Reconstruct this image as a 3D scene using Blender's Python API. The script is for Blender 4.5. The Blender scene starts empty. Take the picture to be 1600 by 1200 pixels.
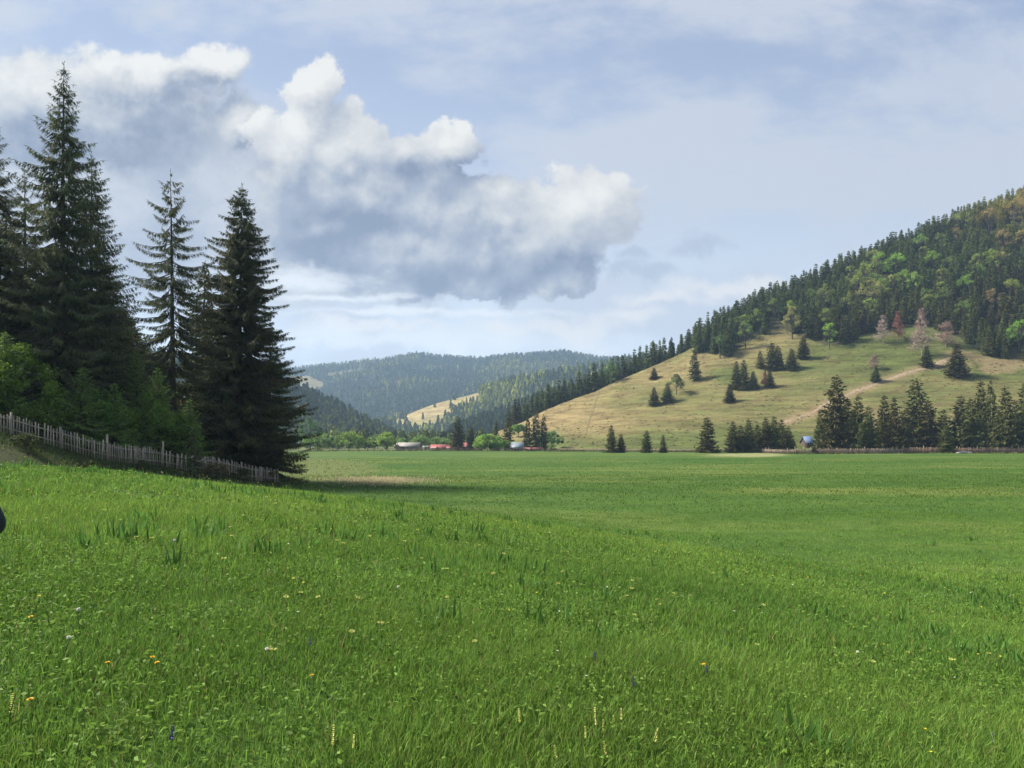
import bpy, math, random
import numpy as np
from mathutils import Vector
R = math.radians
sc = bpy.context.scene
COL = sc.collection
rng = np.random.default_rng(7)
random.seed(7)

# ------------------------------------------------------------------ lens
F = 1100.0; HY = 690.0            # focal length and horizon row, in rows of a 1600 x 1200 frame
cam_d = bpy.data.cameras.new('camera'); cam = bpy.data.objects.new('camera', cam_d); COL.objects.link(cam)
cam.location = (0, 0, 0); cam.rotation_euler = (R(90), 0, 0)
cam_d.sensor_width = 36; cam_d.lens = 36*F/1600; cam_d.shift_y = (HY-600)/1600
cam_d.clip_start = 0.05; cam_d.clip_end = 20000
sc.camera = cam

# ------------------------------------------------------------------ helpers
def tag(o, label=None, cat=None, group=None, kind=None):
    if label: o['label'] = label
    if cat: o['category'] = cat
    if group: o['group'] = group
    if kind: o['kind'] = kind
    return o

def link(name, me, mat=None, parent=None):
    o = bpy.data.objects.new(name, me)
    if mat is not None and me is not None and not me.materials:
        for m in (mat if isinstance(mat, (list, tuple)) else [mat]): me.materials.append(m)
    COL.objects.link(o)
    if parent is not None: o.parent = parent
    return o

def empty(name, loc, rz=0):
    o = bpy.data.objects.new(name, None); COL.objects.link(o)
    o.location = loc; o.rotation_euler = (0, 0, rz); o.empty_display_size = .3
    return o

def np_mesh(name, V, Q=None, T=None, col=None, smooth=False, mi=None):
    me = bpy.data.meshes.new(name)
    V = np.asarray(V, np.float32).reshape(-1, 3)
    Q = np.zeros((0, 4), np.int32) if Q is None else np.asarray(Q, np.int32).reshape(-1, 4)
    T = np.zeros((0, 3), np.int32) if T is None else np.asarray(T, np.int32).reshape(-1, 3)
    nq, nt = len(Q), len(T)
    me.vertices.add(len(V)); me.vertices.foreach_set('co', V.ravel())
    me.loops.add(nq*4+nt*3); me.polygons.add(nq+nt)
    me.loops.foreach_set('vertex_index', np.concatenate([Q.ravel(), T.ravel()]).astype(np.int32))
    ls = np.concatenate([np.arange(nq)*4, nq*4+np.arange(nt)*3]).astype(np.int32)
    me.polygons.foreach_set('loop_start', ls)
    if smooth: me.polygons.foreach_set('use_smooth', np.ones(nq+nt, bool))
    if mi is not None: me.polygons.foreach_set('material_index', np.asarray(mi, np.int32))
    if col is not None:
        a = me.attributes.new('col', 'FLOAT_COLOR', 'POINT')
        c = np.ones((len(V), 4), np.float32); c[:, :3] = col
        a.data.foreach_set('color', c.ravel())
    me.update(calc_edges=True)
    return me

class MB:
    """collects small shapes into one mesh"""
    def __init__(s): s.V=[]; s.Q=[]; s.T=[]; s.C=[]; s.n=0; s.M=[]
    def add(s, V, Q=None, T=None, col=(1,1,1)):
        V = np.asarray(V, float).reshape(-1, 3)
        if Q is not None and len(Q): s.Q.append(np.asarray(Q).reshape(-1, 4)+s.n)
        if T is not None and len(T): s.T.append(np.asarray(T).reshape(-1, 3)+s.n)
        c = np.asarray(col, float)
        s.C.append(np.broadcast_to(c, (len(V), 3)) if c.ndim == 1 else c)
        s.V.append(V); s.n += len(V)
    def box(s, c, size, rz=0, col=(1,1,1), lean=(0,0), taper=1.0):
        x, y, z = [a/2 for a in size]
        v = np.array([[-x,-y,-z],[x,-y,-z],[x,y,-z],[-x,y,-z],[-x,-y,z],[x,-y,z],[x,y,z],[-x,y,z]])
        v[4:, 0:2] *= taper
        v[4:, 0] += lean[0]; v[4:, 1] += lean[1]
        cr, sr = math.cos(rz), math.sin(rz)
        v = np.stack([v[:,0]*cr-v[:,1]*sr, v[:,0]*sr+v[:,1]*cr, v[:,2]], 1)+np.array(c)
        s.add(v, [[0,3,2,1],[4,5,6,7],[0,1,5,4],[1,2,6,5],[2,3,7,6],[3,0,4,7]], col=col)
    def tube(s, pts, rad, n=6, col=(1,1,1)):
        pts = np.asarray(pts, float); k = len(pts)
        rad = np.broadcast_to(np.asarray(rad, float), (k,))
        V = []
        for i in range(k):
            d = pts[min(i+1, k-1)]-pts[max(i-1, 0)]; d /= np.linalg.norm(d)+1e-9
            a = np.cross(d, [0,1,0] if abs(d[1]) < .9 else [1,0,0]); a /= np.linalg.norm(a); b = np.cross(d, a)
            th = np.arange(n)*2*np.pi/n
            V.append(pts[i]+rad[i]*(np.cos(th)[:,None]*a+np.sin(th)[:,None]*b))
        Q = []
        for i in range(k-1):
            for j in range(n):
                j2 = (j+1) % n
                Q.append([i*n+j, i*n+j2, (i+1)*n+j2, (i+1)*n+j])
        V = np.concatenate(V+[pts[-1:]]); T = [[(k-1)*n+j, (k-1)*n+(j+1)%n, k*n] for j in range(n)]
        s.add(V, Q, T, col)
    def mesh(s, name, smooth=False):
        return np_mesh(name, np.concatenate(s.V), np.concatenate(s.Q) if s.Q else None, np.concatenate(s.T) if s.T else None,
                       np.concatenate(s.C), smooth)
    def build(s, name, mat, parent=None, smooth=False):
        return link(name, s.mesh(name, smooth), mat, parent)

def hash2(ix, iy, seed):
    n = (ix.astype(np.int64)*374761393+iy.astype(np.int64)*668265263+seed*1442695041) & 0xffffffff
    n = ((n ^ (n >> 13))*1274126177) & 0xffffffff
    return ((n ^ (n >> 16)) & 0xffff)/65535.0
def vnoise(x, y, seed=0):
    x = np.asarray(x, float); y = np.asarray(y, float)
    ix = np.floor(x); iy = np.floor(y); fx = x-ix; fy = y-iy
    fx = fx*fx*(3-2*fx); fy = fy*fy*(3-2*fy)
    a = hash2(ix, iy, seed); b = hash2(ix+1, iy, seed); c = hash2(ix, iy+1, seed); d = hash2(ix+1, iy+1, seed)
    return (a*(1-fx)+b*fx)*(1-fy)+(c*(1-fx)+d*fx)*fy
def fbm(x, y, seed=0, o=4):
    r = 0; a = .5; t = 0
    for i in range(o):
        r = r+a*vnoise(x*2**i, y*2**i, seed+i*17); t += a; a *= .5
    return r/t-.5
def smax(a, b, k):
    h = np.clip(.5+.5*(a-b)/k, 0, 1); return b+(a-b)*h+k*h*(1-h)
def smin(a, b, k): return -smax(-np.asarray(a), -np.asarray(b), k)
def sstep(a, b, x):
    t = np.clip((x-a)/(b-a), 0, 1); return t*t*(3-2*t)

# ------------------------------------------------------------------ lie of the land (camera eye at 0,0,0; y is away, z is up)
FIELD = -4.2
_FX = ([-50, 20, 40, 45, 49, 54, 61, 68, 76, 90, 120, 330], [-60, -50, -39, -33, -29, -27.4, -25.4, -22.6, -21, -27, -48, -200])
def fence_x(y): return np.interp(y, *_FX)
def h_ground(x, y, bank=False):
    x = np.asarray(x, float); y = np.asarray(y, float)
    kn = -1.6+.017*y-.146*x-.0024*x*x-.00256*np.where(y > 0, y*y, 0)
    kn = smin(kn-.03*np.maximum(0, -x-11.3)**2, 3+0*x, 2)
    f = FIELD+.25*fbm(x/45, y/45, 3, 3)*sstep(50, 90, y)
    z = smax(kn, f, 1.3)
    xx = x+.6*np.maximum(0, y-74)
    hs = smin(-1.15-.459*(xx+29), 6-11*sstep(85, 135, y)+0*x, 4)
    if bank: return hs-z
    z = smax(z, hs, .5)
    near = np.exp(-(x*x+y*y)/60**2)
    return z+.16*fbm(x/2.2, y/2.2, 11, 3)*near+.25*fbm(x/9, y/9, 5, 2)*near*sstep(3, 12, np.hypot(x, y))

def spur(x, y, X, Yc, Zc, Yf, back, p, k, base=FIELD):
    yc = np.interp(x, X, Yc); zc = np.interp(x, X, Zc); yf = np.interp(x, X, Yf)
    t = (y-yf)/(yc-yf)
    fr = base+np.where(t > 0, (zc-base)*np.abs(t)**p, -np.abs(zc-base)*np.abs(t)*.3-.5*np.clip(-t, 0, 1)-np.maximum(0, yf-y)*.02)
    return smin(fr, zc-back*(y-yc), k), t
def px2x(px, Y): return (np.asarray(px, float)-800)/F*np.asarray(Y, float)
def py2z(py, Y): return (HY-np.asarray(py, float))/F*np.asarray(Y, float)

RH = dict(X=[-60,-25,0,25,60,122,165,209,292,407,600,900], Yc=[440,445,450,455,465,480,495,510,535,560,600,650],
          Zc=[-14,0,10,22.5,38,66,89,109,147,192,270,350], Yf=[380,372,360,345,330,308,298,290,284,272,250,230])
def h_hill(x, y):
    z, t = spur(x, y, RH['X'], RH['Yc'], RH['Zc'], RH['Yf'], .5, 1.12, 8)
    w = np.clip(t, 0, 1)
    return z+(5*fbm(x/60, y/60, 21, 3)+1.3*fbm(x/9, y/9, 23, 3)+1.8*fbm(x/30+y/60, y/7, 25, 3)*sstep(.05, .3, w)+.8*fbm(x/4.5, y/4.5, 27, 2))*w
def prof(pxs, pys, Ys):
    Ys = np.asarray(Ys, float); return px2x(pxs, Ys), py2z(pys, Ys)
_pw = [520,560,600,645,690,760,860,960,1100,1300]
X_, Z_ = prof(_pw, [694,678,662,642,624,607,585,566,545,520], [1480]*10)
SP = dict(X=X_, Yc=[1480]*10, Zc=Z_, Yf=[1180]*10)
def h_spur(x, y):
    z, t = spur(x, y, SP['X'], SP['Yc'], SP['Zc'], SP['Yf'], .5, 1.05, 14)
    return z+12*fbm(x/120, y/120, 31, 4)*np.clip(t, 0, 1)
X_, Z_ = prof([690,740,800,860,910,960,1040,1200], [700,672,650,628,612,594,570,540], [1000]*8)
DR = dict(X=X_, Yc=[1000]*8, Zc=Z_, Yf=[820]*8)
def h_dark(x, y):
    z, t = spur(x, y, DR['X'], DR['Yc'], DR['Zc'], DR['Yf'], .5, 1.05, 10)
    return z+7*fbm(x/90, y/90, 41, 3)*np.clip(t, 0, 1)
X_, Z_ = prof([-400,100,300,430,480,520,562,600,640], [520,548,572,600,619,640,663,682,700], [900]*9)
LR = dict(X=X_, Yc=[900]*9, Zc=Z_, Yf=[700]*9)
def h_left(x, y):
    z, t = spur(x, y, LR['X'], LR['Yc'], LR['Zc'], LR['Yf'], .45, 1.0, 10)
    return z+8*fbm(x/80, y/80, 51, 3)*np.clip(t, 0, 1)
_mp = [-500,-100,200,300,400,470,530,600,650,700,760,830,880,920,960,1030,1100,1300,1700]
X_, Z_ = prof(_mp, [600,590,585,582,580,578,573,566,556,561,562,557,552,558,563,560,548,540,560], [2700]*19)
MT = dict(X=X_, Yc=[2700]*19, Zc=Z_, Yf=[1650]*19)
def h_mount(x, y):
    z, t = spur(x, y, MT['X'], MT['Yc'], MT['Zc'], MT['Yf'], .4, .95, 20)
    w = np.clip(t, 0, 1)*np.clip((1.12-t)*3, 0.1, 1)
    rid = np.abs(fbm(x/420+.3*y/700, y/1500, 61, 3))*2
    return z-75*(rid-.15)*w*np.clip(1.15-t, .12, 1)+30*fbm(x/150, y/150, 63, 3)*w
HF = [h_ground, h_hill, h_dark, h_left, h_spur, h_mount]
def height(x, y):
    z = h_ground(x, y)
    for f in HF[1:]: z = np.maximum(z, f(x, y))
    return z
_Y = np.geomspace(3, 3500, 9000)
def at(px, py, ymin=60, fn=height):
    """ground point seen at a spot of the frame"""
    Y = _Y[_Y > ymin]; X = px2x(px, Y); Z = py2z(py, Y)
    hit = np.nonzero(fn(X, Y) >= Z)[0]
    i = hit[0] if len(hit) else len(Y)-1
    return np.array([X[i], Y[i], float(fn(X[i], Y[i]))])
def proj(x, y, z): return 800+F*np.asarray(x)/y, HY-F*np.asarray(z)/y
def inpoly(px, py, poly):
    r = np.zeros(np.shape(px), bool); n = len(poly); j = n-1
    for i in range(n):
        xi, yi = poly[i]; xj, yj = poly[j]
        c = ((yi > py) != (yj > py)) & (px < (xj-xi)*(py-yi)/(yj-yi+1e-9)+xi)
        r ^= c; j = i
    return r

# ------------------------------------------------------------------ materials
def nmat(name):
    m = bpy.data.materials.new(name); m.use_nodes = True
    nt = m.node_tree; nt.nodes.clear()
    return m, nt, nt.nodes, nt.links
def N(nt, typ, **kw):
    n = nt.nodes.new(typ)
    for k, v in kw.items():
        if k == 'i':
            for kk, vv in v.items(): n.inputs[kk].default_value = vv
        else: setattr(n, k, v)
    return n
def mixc(nt, fac, a, b, blend='MIX'):
    n = N(nt, 'ShaderNodeMix', data_type='RGBA', blend_type=blend)
    for s, v in ((0, fac), (6, a), (7, b)):
        if isinstance(v, (tuple, list)): n.inputs[s].default_value = (*v, 1) if len(v) == 3 else v
        elif isinstance(v, (int, float)): n.inputs[s].default_value = v
        else: nt.links.new(v, n.inputs[s])
    return n.outputs[2]
def noise(nt, vec, scale, detail=4, rough=.55, dist=0):
    n = N(nt, 'ShaderNodeTexNoise', i={'Scale': scale, 'Detail': detail, 'Roughness': rough, 'Distortion': dist})
    if vec is not None: nt.links.new(vec, n.inputs['Vector'])
    return n.outputs['Fac']
def ramp(nt, fac, stops, interp='LINEAR'):
    n = N(nt, 'ShaderNodeValToRGB'); cr = n.color_ramp; cr.interpolation = interp
    while len(cr.elements) < len(stops): cr.elements.new(.5)
    for e, (p, c) in zip(cr.elements, stops):
        e.position = p; e.color = (*c, 1) if len(c) == 3 else c
    nt.links.new(fac, n.inputs['Fac']); return n.outputs['Color']
def math_(nt, op, a, b=None, c=None, clamp=False):
    n = N(nt, 'ShaderNodeMath', operation=op, use_clamp=clamp)
    for i, v in enumerate((a, b, c)):
        if v is None: continue
        if isinstance(v, (int, float)): n.inputs[i].default_value = v
        else: nt.links.new(v, n.inputs[i])
    return n.outputs[0]

def foliage_mat(name, base, trans=.3, var=.35, rough=.6, spec=.25, hue=.03, nscale=.35):
    m, nt, nd, lk = nmat(name)
    at_ = N(nt, 'ShaderNodeAttribute', attribute_name='col')
    oi = N(nt, 'ShaderNodeObjectInfo'); geo = N(nt, 'ShaderNodeNewGeometry')
    nz = noise(nt, geo.outputs['Position'], nscale, 3)
    c = mixc(nt, 1.0, at_.outputs['Color'], base, 'MULTIPLY')
    v = math_(nt, 'ADD', math_(nt, 'MULTIPLY', oi.outputs['Random'], var), math_(nt, 'MULTIPLY', nz, var*1.2))
    v = math_(nt, 'ADD', v, 1-var*1.1)
    hsv = N(nt, 'ShaderNodeHueSaturation'); lk.new(c, hsv.inputs['Color']); lk.new(v, hsv.inputs['Value'])
    hh = math_(nt, 'ADD', math_(nt, 'MULTIPLY', oi.outputs['Random'], hue), .5-hue/2); lk.new(hh, hsv.inputs['Hue'])
    p = N(nt, 'ShaderNodeBsdfPrincipled', i={'Roughness': rough, 'Specular IOR Level': spec})
    t = N(nt, 'ShaderNodeBsdfTranslucent')
    lk.new(hsv.outputs[0], p.inputs['Base Color']); lk.new(hsv.outputs[0], t.inputs['Color'])
    mx = N(nt, 'ShaderNodeMixShader', i={0: trans}); lk.new(p.outputs[0], mx.inputs[1]); lk.new(t.outputs[0], mx.inputs[2])
    o = N(nt, 'ShaderNodeOutputMaterial'); lk.new(mx.outputs[0], o.inputs[0])
    return m

def solid_mat(name, c1, c2, scale=3, rough=.8, bump=.3, stretch=(1,1,1), metal=0, detail=6, use_col=False, spec=.3):
    m, nt, nd, lk = nmat(name)
    tc = N(nt, 'ShaderNodeTexCoord'); mp = N(nt, 'ShaderNodeMapping'); mp.inputs['Scale'].default_value = stretch
    lk.new(tc.outputs['Object'], mp.inputs['Vector'])
    nz = noise(nt, mp.outputs[0], scale, detail, .65)
    c = ramp(nt, nz, [(.3, c1), (.7, c2)])
    if use_col:
        a = N(nt, 'ShaderNodeAttribute', attribute_name='col'); c = mixc(nt, 1.0, c, a.outputs['Color'], 'MULTIPLY')
    p = N(nt, 'ShaderNodeBsdfPrincipled', i={'Roughness': rough, 'Metallic': metal, 'Specular IOR Level': spec})
    lk.new(c, p.inputs['Base Color'])
    if bump:
        b = N(nt, 'ShaderNodeBump', i={'Strength': bump, 'Distance': .05}); lk.new(nz, b.inputs['Height']); lk.new(b.outputs[0], p.inputs['Normal'])
    o = N(nt, 'ShaderNodeOutputMaterial'); lk.new(p.outputs[0], o.inputs[0])
    return m

M = {}
M['grass'] = foliage_mat('grass_blades', (1, 1, 1), .4, .3, .65, .15, 0, .25)
M['spruce'] = foliage_mat('spruce_needles', (.080, .100, .046), .25, .35, .7, .15, .03, .3)
M['spruce_hill'] = foliage_mat('hill_spruce_needles', (.060, .064, .016), .15, .65, .7, .12, .08, .02)
M['wood_far'] = foliage_mat('far_wood_needles', (.078, .108, .038), .1, .3, .8, .1, .0, .004)
M['leaf'] = foliage_mat('fresh_leaves', (1, 1, 1), .35, .3, .6, .15, .015, .2)
M['bark'] = solid_mat('bark', (.04, .034, .028), (.095, .08, .066), 6, .9, .6, (1, 1, .25))
M['dead'] = solid_mat('bare_twigs', (.22, .185, .165), (.36, .31, .285), 2, .9, 0, use_col=True)
M['fence'] = solid_mat('weathered_wood', (.20, .18, .155), (.50, .455, .40), 5, .85, .4, (3, 3, .4), use_col=True)
M['fence_far'] = solid_mat('pale_weathered_wood', (.15, .125, .10), (.33, .28, .23), 1.2, .85, .2, use_col=True)
M['rock'] = solid_mat('pale_rock', (.22, .21, .19), (.50, .48, .43), 2.5, .9, .5)

def ground_mat():
    m, nt, nd, lk = nmat('meadow_turf')
    geo = N(nt, 'ShaderNodeNewGeometry'); P = geo.outputs['Position']
    a = N(nt, 'ShaderNodeAttribute', attribute_name='col')
    sep = N(nt, 'ShaderNodeSeparateColor'); lk.new(a.outputs['Color'], sep.inputs[0])
    mp = N(nt, 'ShaderNodeMapping'); mp.inputs['Scale'].default_value = (.35, 1, 1); lk.new(P, mp.inputs['Vector'])
    n1 = noise(nt, mp.outputs[0], .09, 5, .6); n2 = noise(nt, P, 1.3, 6, .7); n3 = noise(nt, mp.outputs[0], .35, 4, .6)
    n4 = noise(nt, P, 9, 3, .7)
    g = ramp(nt, n1, [(.3, (.030, .074, .011)), (.5, (.044, .086, .014)), (.66, (.088, .114, .026))])
    g2 = ramp(nt, n2, [(.25, (.5, .55, .5)), (.5, (1, 1, 1)), (.75, (1.45, 1.35, 1.3))])
    g = mixc(nt, .8, g, g2, 'MULTIPLY')
    g4 = ramp(nt, n4, [(.3, (.55, .6, .55)), (.7, (1.4, 1.35, 1.3))]); g = mixc(nt, .6, g, g4, 'MULTIPLY')
    g3 = ramp(nt, n3, [(.3, (.78, .82, .8)), (.6, (1.1, 1.08, 1.05))]); g = mixc(nt, .8, g, g3, 'MULTIPLY')
    e = ramp(nt, n2, [(.25, (.018, .024, .008)), (.5, (.033, .042, .014)), (.72, (.048, .060, .021))])
    dry = ramp(nt, n2, [(.3, (.23, .21, .11)), (.7, (.42, .37, .22))])
    rough_ = ramp(nt, n2, [(.3, (.05, .075, .018)), (.7, (.11, .125, .040))])
    c = mixc(nt, sep.outputs[0], g, e); c = mixc(nt, sep.outputs[1], c, dry); c = mixc(nt, sep.outputs[2], c, rough_)
    p = N(nt, 'ShaderNodeBsdfPrincipled', i={'Roughness': .9, 'Specular IOR Level': .1}); lk.new(c, p.inputs['Base Color'])
    b = N(nt, 'ShaderNodeBump', i={'Strength': .8, 'Distance': .12}); lk.new(n2, b.inputs['Height'])
    b2 = N(nt, 'ShaderNodeBump', i={'Strength': .6, 'Distance': .03}); lk.new(n4, b2.inputs['Height']); lk.new(b.outputs[0], b2.inputs['Normal'])
    lk.new(b2.outputs[0], p.inputs['Normal'])
    o = N(nt, 'ShaderNodeOutputMaterial'); lk.new(p.outputs[0], o.inputs[0]); return m
def hill_mat(name, straw, green, floor, s=1.0):
    m, nt, nd, lk = nmat(name)
    geo = N(nt, 'ShaderNodeNewGeometry'); P = geo.outputs['Position']
    a = N(nt, 'ShaderNodeAttribute', attribute_name='col')
    sep = N(nt, 'ShaderNodeSeparateColor'); lk.new(a.outputs['Color'], sep.inputs[0])
    mp = N(nt, 'ShaderNodeMapping'); mp.inputs['Scale'].default_value = (.45, .6, 1.6); mp.inputs['Rotation'].default_value = (0, R(-18), 0); lk.new(P, mp.inputs['Vector'])
    n1 = noise(nt, mp.outputs[0], .035*s, 6, .66); n2 = noise(nt, mp.outputs[0], .20*s, 8, .78, .6); n3 = noise(nt, P, 1.2*s, 4, .7)
    t = math_(nt, 'ADD', math_(nt, 'MULTIPLY', n1, .6), math_(nt, 'MULTIPLY', n2, .5))
    t = math_(nt, 'ADD', t, math_(nt, 'MULTIPLY', math_(nt, 'SUBTRACT', sep.outputs[1], .5), .42))
    g = ramp(nt, t, [(.41, straw), (.54, tuple((x+y)/2 for x, y in zip(straw, green))), (.68, green)])
    v = ramp(nt, n2, [(.30, (.42, .38, .34)), (.5, (1, 1, 1)), (.70, (1.5, 1.45, 1.35))]); g = mixc(nt, .9, g, v, 'MULTIPLY')
    v3 = ramp(nt, n3, [(.3, (.6, .6, .6)), (.7, (1.35, 1.35, 1.35))]); g = mixc(nt, .7, g, v3, 'MULTIPLY')
    mt_ = N(nt, 'ShaderNodeMapping'); mt_.inputs['Scale'].default_value = (.05*s, .05*s, .55*s); lk.new(P, mt_.inputs['Vector'])
    ter = ramp(nt, noise(nt, mt_.outputs[0], 1.0, 5, .7, .4), [(.34, (.55, .5, .45)), (.5, (1, 1, 1)), (.66, (1.35, 1.38, 1.3))]); g = mixc(nt, .75, g, ter, 'MULTIPLY')
    c = mixc(nt, sep.outputs[0], g, floor)
    earth = ramp(nt, n3, [(.3, (.16, .105, .06)), (.7, (.32, .23, .15))]); c = mixc(nt, sep.outputs[2], c, earth)
    p = N(nt, 'ShaderNodeBsdfPrincipled', i={'Roughness': .95, 'Specular IOR Level': .05}); lk.new(c, p.inputs['Base Color'])
    b = N(nt, 'ShaderNodeBump', i={'Strength': .9, 'Distance': .9/s}); lk.new(n2, b.inputs['Height']); lk.new(b.outputs[0], p.inputs['Normal'])
    o = N(nt, 'ShaderNodeOutputMaterial'); lk.new(p.outputs[0], o.inputs[0]); return m

# ------------------------------------------------------------------ terrain sheets
def grid(xs, ys, fn, colfn):
    X, Y = np.meshgrid(xs, ys); Z = fn(X, Y)
    V = np.stack([X, Y, Z], -1).reshape(-1, 3); nx, ny = len(xs), len(ys)
    i = np.arange(nx-1)[None, :]+nx*np.arange(ny-1)[:, None]; i = i.ravel()
    Q = np.stack([i, i+1, i+1+nx, i+nx], 1)
    return V, Q, colfn(X.ravel(), Y.ravel(), Z.ravel())
def warp(lo, hi, n, s):
    t = np.linspace(math.asinh(lo/s), math.asinh(hi/s), n); return np.sinh(t)*s
def ground_col(x, y, z):
    x0 = fence_x(y)
    r = sstep(-.75, .0, h_ground(x, y, True)+1.1*fbm(x/2, y/2, 71, 3))*sstep(105, 80, y)*(x < -8)          # bank of earth and leaf litter under the fence
    px, py = proj(x, np.maximum(y, 1), z)
    k = fbm(x/5, y/1.6, 73, 3)
    d = sstep(.15, .45, 1-np.hypot((px-592)/62, (py-750)/7)+k*.9)*(y > 40)         # dead reeds at the edge of the field
    d = np.maximum(d, sstep(0, .3, 1-np.hypot((px-1170)/70, (py-711)/3.5)+k)*(y > 150)*.4)
    ro = sstep(.1, .5, 1-np.hypot((px-490)/130, (py-735)/28)+k*.8)*(y > 40)*(px < 640)
    ro = np.maximum(ro, sstep(318, 330, y+8*k))
    return np.stack([r, d, ro], 1)
V, Q, C = grid(warp(-2600, 2600, 420, 18), np.concatenate([-warp(1, 400, 24, 6)[::-1], warp(.2, 3300, 420, 14)]), h_ground, ground_col)
M['ground'] = ground_mat()
tag(link('meadow', np_mesh('meadow', V, Q, None, C, True), M['ground']), kind='structure')

# track on the right hill, as world points on the slope
TRACK = [(1225,661),(1258,650),(1290,633),(1330,614),(1375,598),(1420,582),(1465,570),(1498,553)]
TP = np.array([at(a, b, 250, h_hill) for a, b in TRACK])
TRACK2 = [(1500,553),(1530,562),(1565,566),(1620,575)]
TP2 = np.array([at(a, b, 250, h_hill) for a, b in TRACK2])
def dist_poly(x, y, P):
    d = np.full(np.shape(x), 1e9)
    for a, b in zip(P[:-1], P[1:]):
        ab = b[:2]-a[:2]; t = np.clip(((x-a[0])*ab[0]+(y-a[1])*ab[1])/(ab@ab), 0, 1)
        d = np.minimum(d, np.hypot(x-a[0]-t*ab[0], y-a[1]-t*ab[1]))
    return d
BND = np.array([[800,668],[860,637],[940,600],[1000,575],[1080,550],[1110,552],[1140,560],[1165,533],[1215,513],[1250,524],[1290,540],[1330,536],
                [1345,524],[1390,512],[1440,508],[1485,520],[1512,535],[1540,556],[1570,560],[1600,566],[1700,575]])
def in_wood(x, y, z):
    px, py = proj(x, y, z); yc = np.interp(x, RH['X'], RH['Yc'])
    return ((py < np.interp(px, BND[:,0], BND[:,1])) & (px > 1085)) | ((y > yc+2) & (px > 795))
def hill_col(x, y, z):
    px, py = proj(x, y, z)
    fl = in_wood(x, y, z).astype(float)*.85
    gr = .5+.5*sstep(1150, 1420, px)*sstep(640, 560, py)-.35*sstep(1050, 900, px)+.55*sstep(660, 700, py)
    gr = gr+.35*sstep(.2, .8, 1-np.hypot((px-1140)/60, (py-585)/25))
    k = fbm(x/6, y/6, 77, 3)
    dt = sstep(.9, 0, dist_poly(x, y, TP)/(7+9*k))*.55
    dt = np.maximum(dt, sstep(1, 0, dist_poly(x, y, TP2)/(9+9*k))*.55)
    dt = np.maximum(dt, .5*sstep(0, .5, 1-np.hypot((px-1560)/70, (py-572)/14)+k*2))
    return np.stack([fl, np.clip(gr, 0, 1), dt], 1)
V, Q, C = grid(np.arange(-60, 660, 1.8), np.arange(215, 730, 1.8), h_hill, hill_col)
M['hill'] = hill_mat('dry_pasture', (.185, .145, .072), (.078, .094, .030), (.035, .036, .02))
tag(link('hill', np_mesh('hill', V, Q, None, C, True), M['hill']), kind='structure')
MEAD = [(597,664),(622,652),(650,640),(690,624),(722,616),(748,612),(752,624),(728,636),(706,646),(688,662),(676,672),(640,673),(610,668)]
def spur_col(x, y, z):
    px, py = proj(x, y, z); k = 14*fbm(x/25, y/25, 81, 3)
    return np.stack([1-.9*inpoly(px+k, py+k*.4, MEAD), np.full(len(x), .25), np.zeros(len(x))], 1)
V, Q, C = grid(np.arange(-380, 700, 6), np.arange(1140, 1640, 6), h_spur, spur_col)
M['spur'] = hill_mat('far_pasture', (.26, .205, .10), (.14, .15, .05), (.035, .04, .022), .35)
tag(link('hill', np_mesh('spur', V, Q, None, C, True), M['spur']), kind='structure')
ones = lambda x, y, z: np.stack([np.ones(len(x)), np.full(len(x), .4), np.zeros(len(x))], 1)
V, Q, C = grid(np.arange(-120, 420, 6), np.arange(790, 1150, 6), h_dark, ones)
tag(link('hill', np_mesh('wooded_hill', V, Q, None, C, True), M['spur']), kind='structure')
V, Q, C = grid(np.arange(-1000, -120, 6), np.arange(670, 1150, 6), h_left, ones)
tag(link('hill', np_mesh('wooded_hill', V, Q, None, C, True), M['spur']), kind='structure')
CLEAR = [[(450,586),(480,585),(500,593),(513,606),(490,613),(455,611)], [(606,597),(620,592),(634,594),(622,600)], [(500,583),(560,573),(575,577),(520,589)],
         [(648,598),(664,595),(660,601)], [(700,567),(722,565),(720,569),(706,570)]]
def clear_mask(px, py):
    r = np.zeros(np.shape(px), bool)
    for c in CLEAR: r |= inpoly(px, py, c)
    return r
def mount_col(x, y, z):
    px, py = proj(x, y, z); k = 10*fbm(x/60, y/60, 83, 3)
    return np.stack([1-.5*clear_mask(px+k, py+k*.3), np.full(len(x), .35), np.zeros(len(x))], 1)
V, Q, C = grid(np.arange(-2300, 2300, 14), np.arange(1600, 3250, 14), h_mount, mount_col)
tag(link('mountain', np_mesh('mountain', V, Q, None, C, True), M['spur']), kind='structure')

# the dirt track: a ribbon laid over the slope
def ribbon(P, w0, name, mat, fn, lift=.12, step=1.5, seed=1):
    L = np.r_[0, np.cumsum(np.linalg.norm(np.diff(P[:, :2], axis=0), axis=1))]
    s = np.arange(0, L[-1], step); x = np.interp(s, L, P[:,0]); y = np.interp(s, L, P[:,1])
    y = y+1.6*fbm(s/9, s*0, seed, 2); tx = np.gradient(x); ty = np.gradient(y); l = np.hypot(tx, ty); nx, ny = -ty/l, tx/l
    n = 7; V = []
    w = w0*(.6+1.6*(fbm(s/5, s*0, seed+5, 3)+.3))
    for j in range(n):
        f = (j/(n-1)-.5)*2; X = x+nx*w*f; Y = y+ny*w*f
        V.append(np.stack([X, Y, fn(X, Y)+lift*(1-abs(f)**4)-.08*abs(f)**4], 1))
    V = np.stack(V, 1).reshape(-1, 3); i = (np.arange(len(s)-1)[:, None]*n+np.arange(n-1)[None]).ravel()
    Q = np.stack([i, i+1, i+1+n, i+n], 1)
    return link(name, np_mesh(name, V, Q, None, None, True), mat)
M['dirt'] = solid_mat('track_dirt', (.10, .085, .045), (.30, .22, .15), .9, .95, .5)
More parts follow.
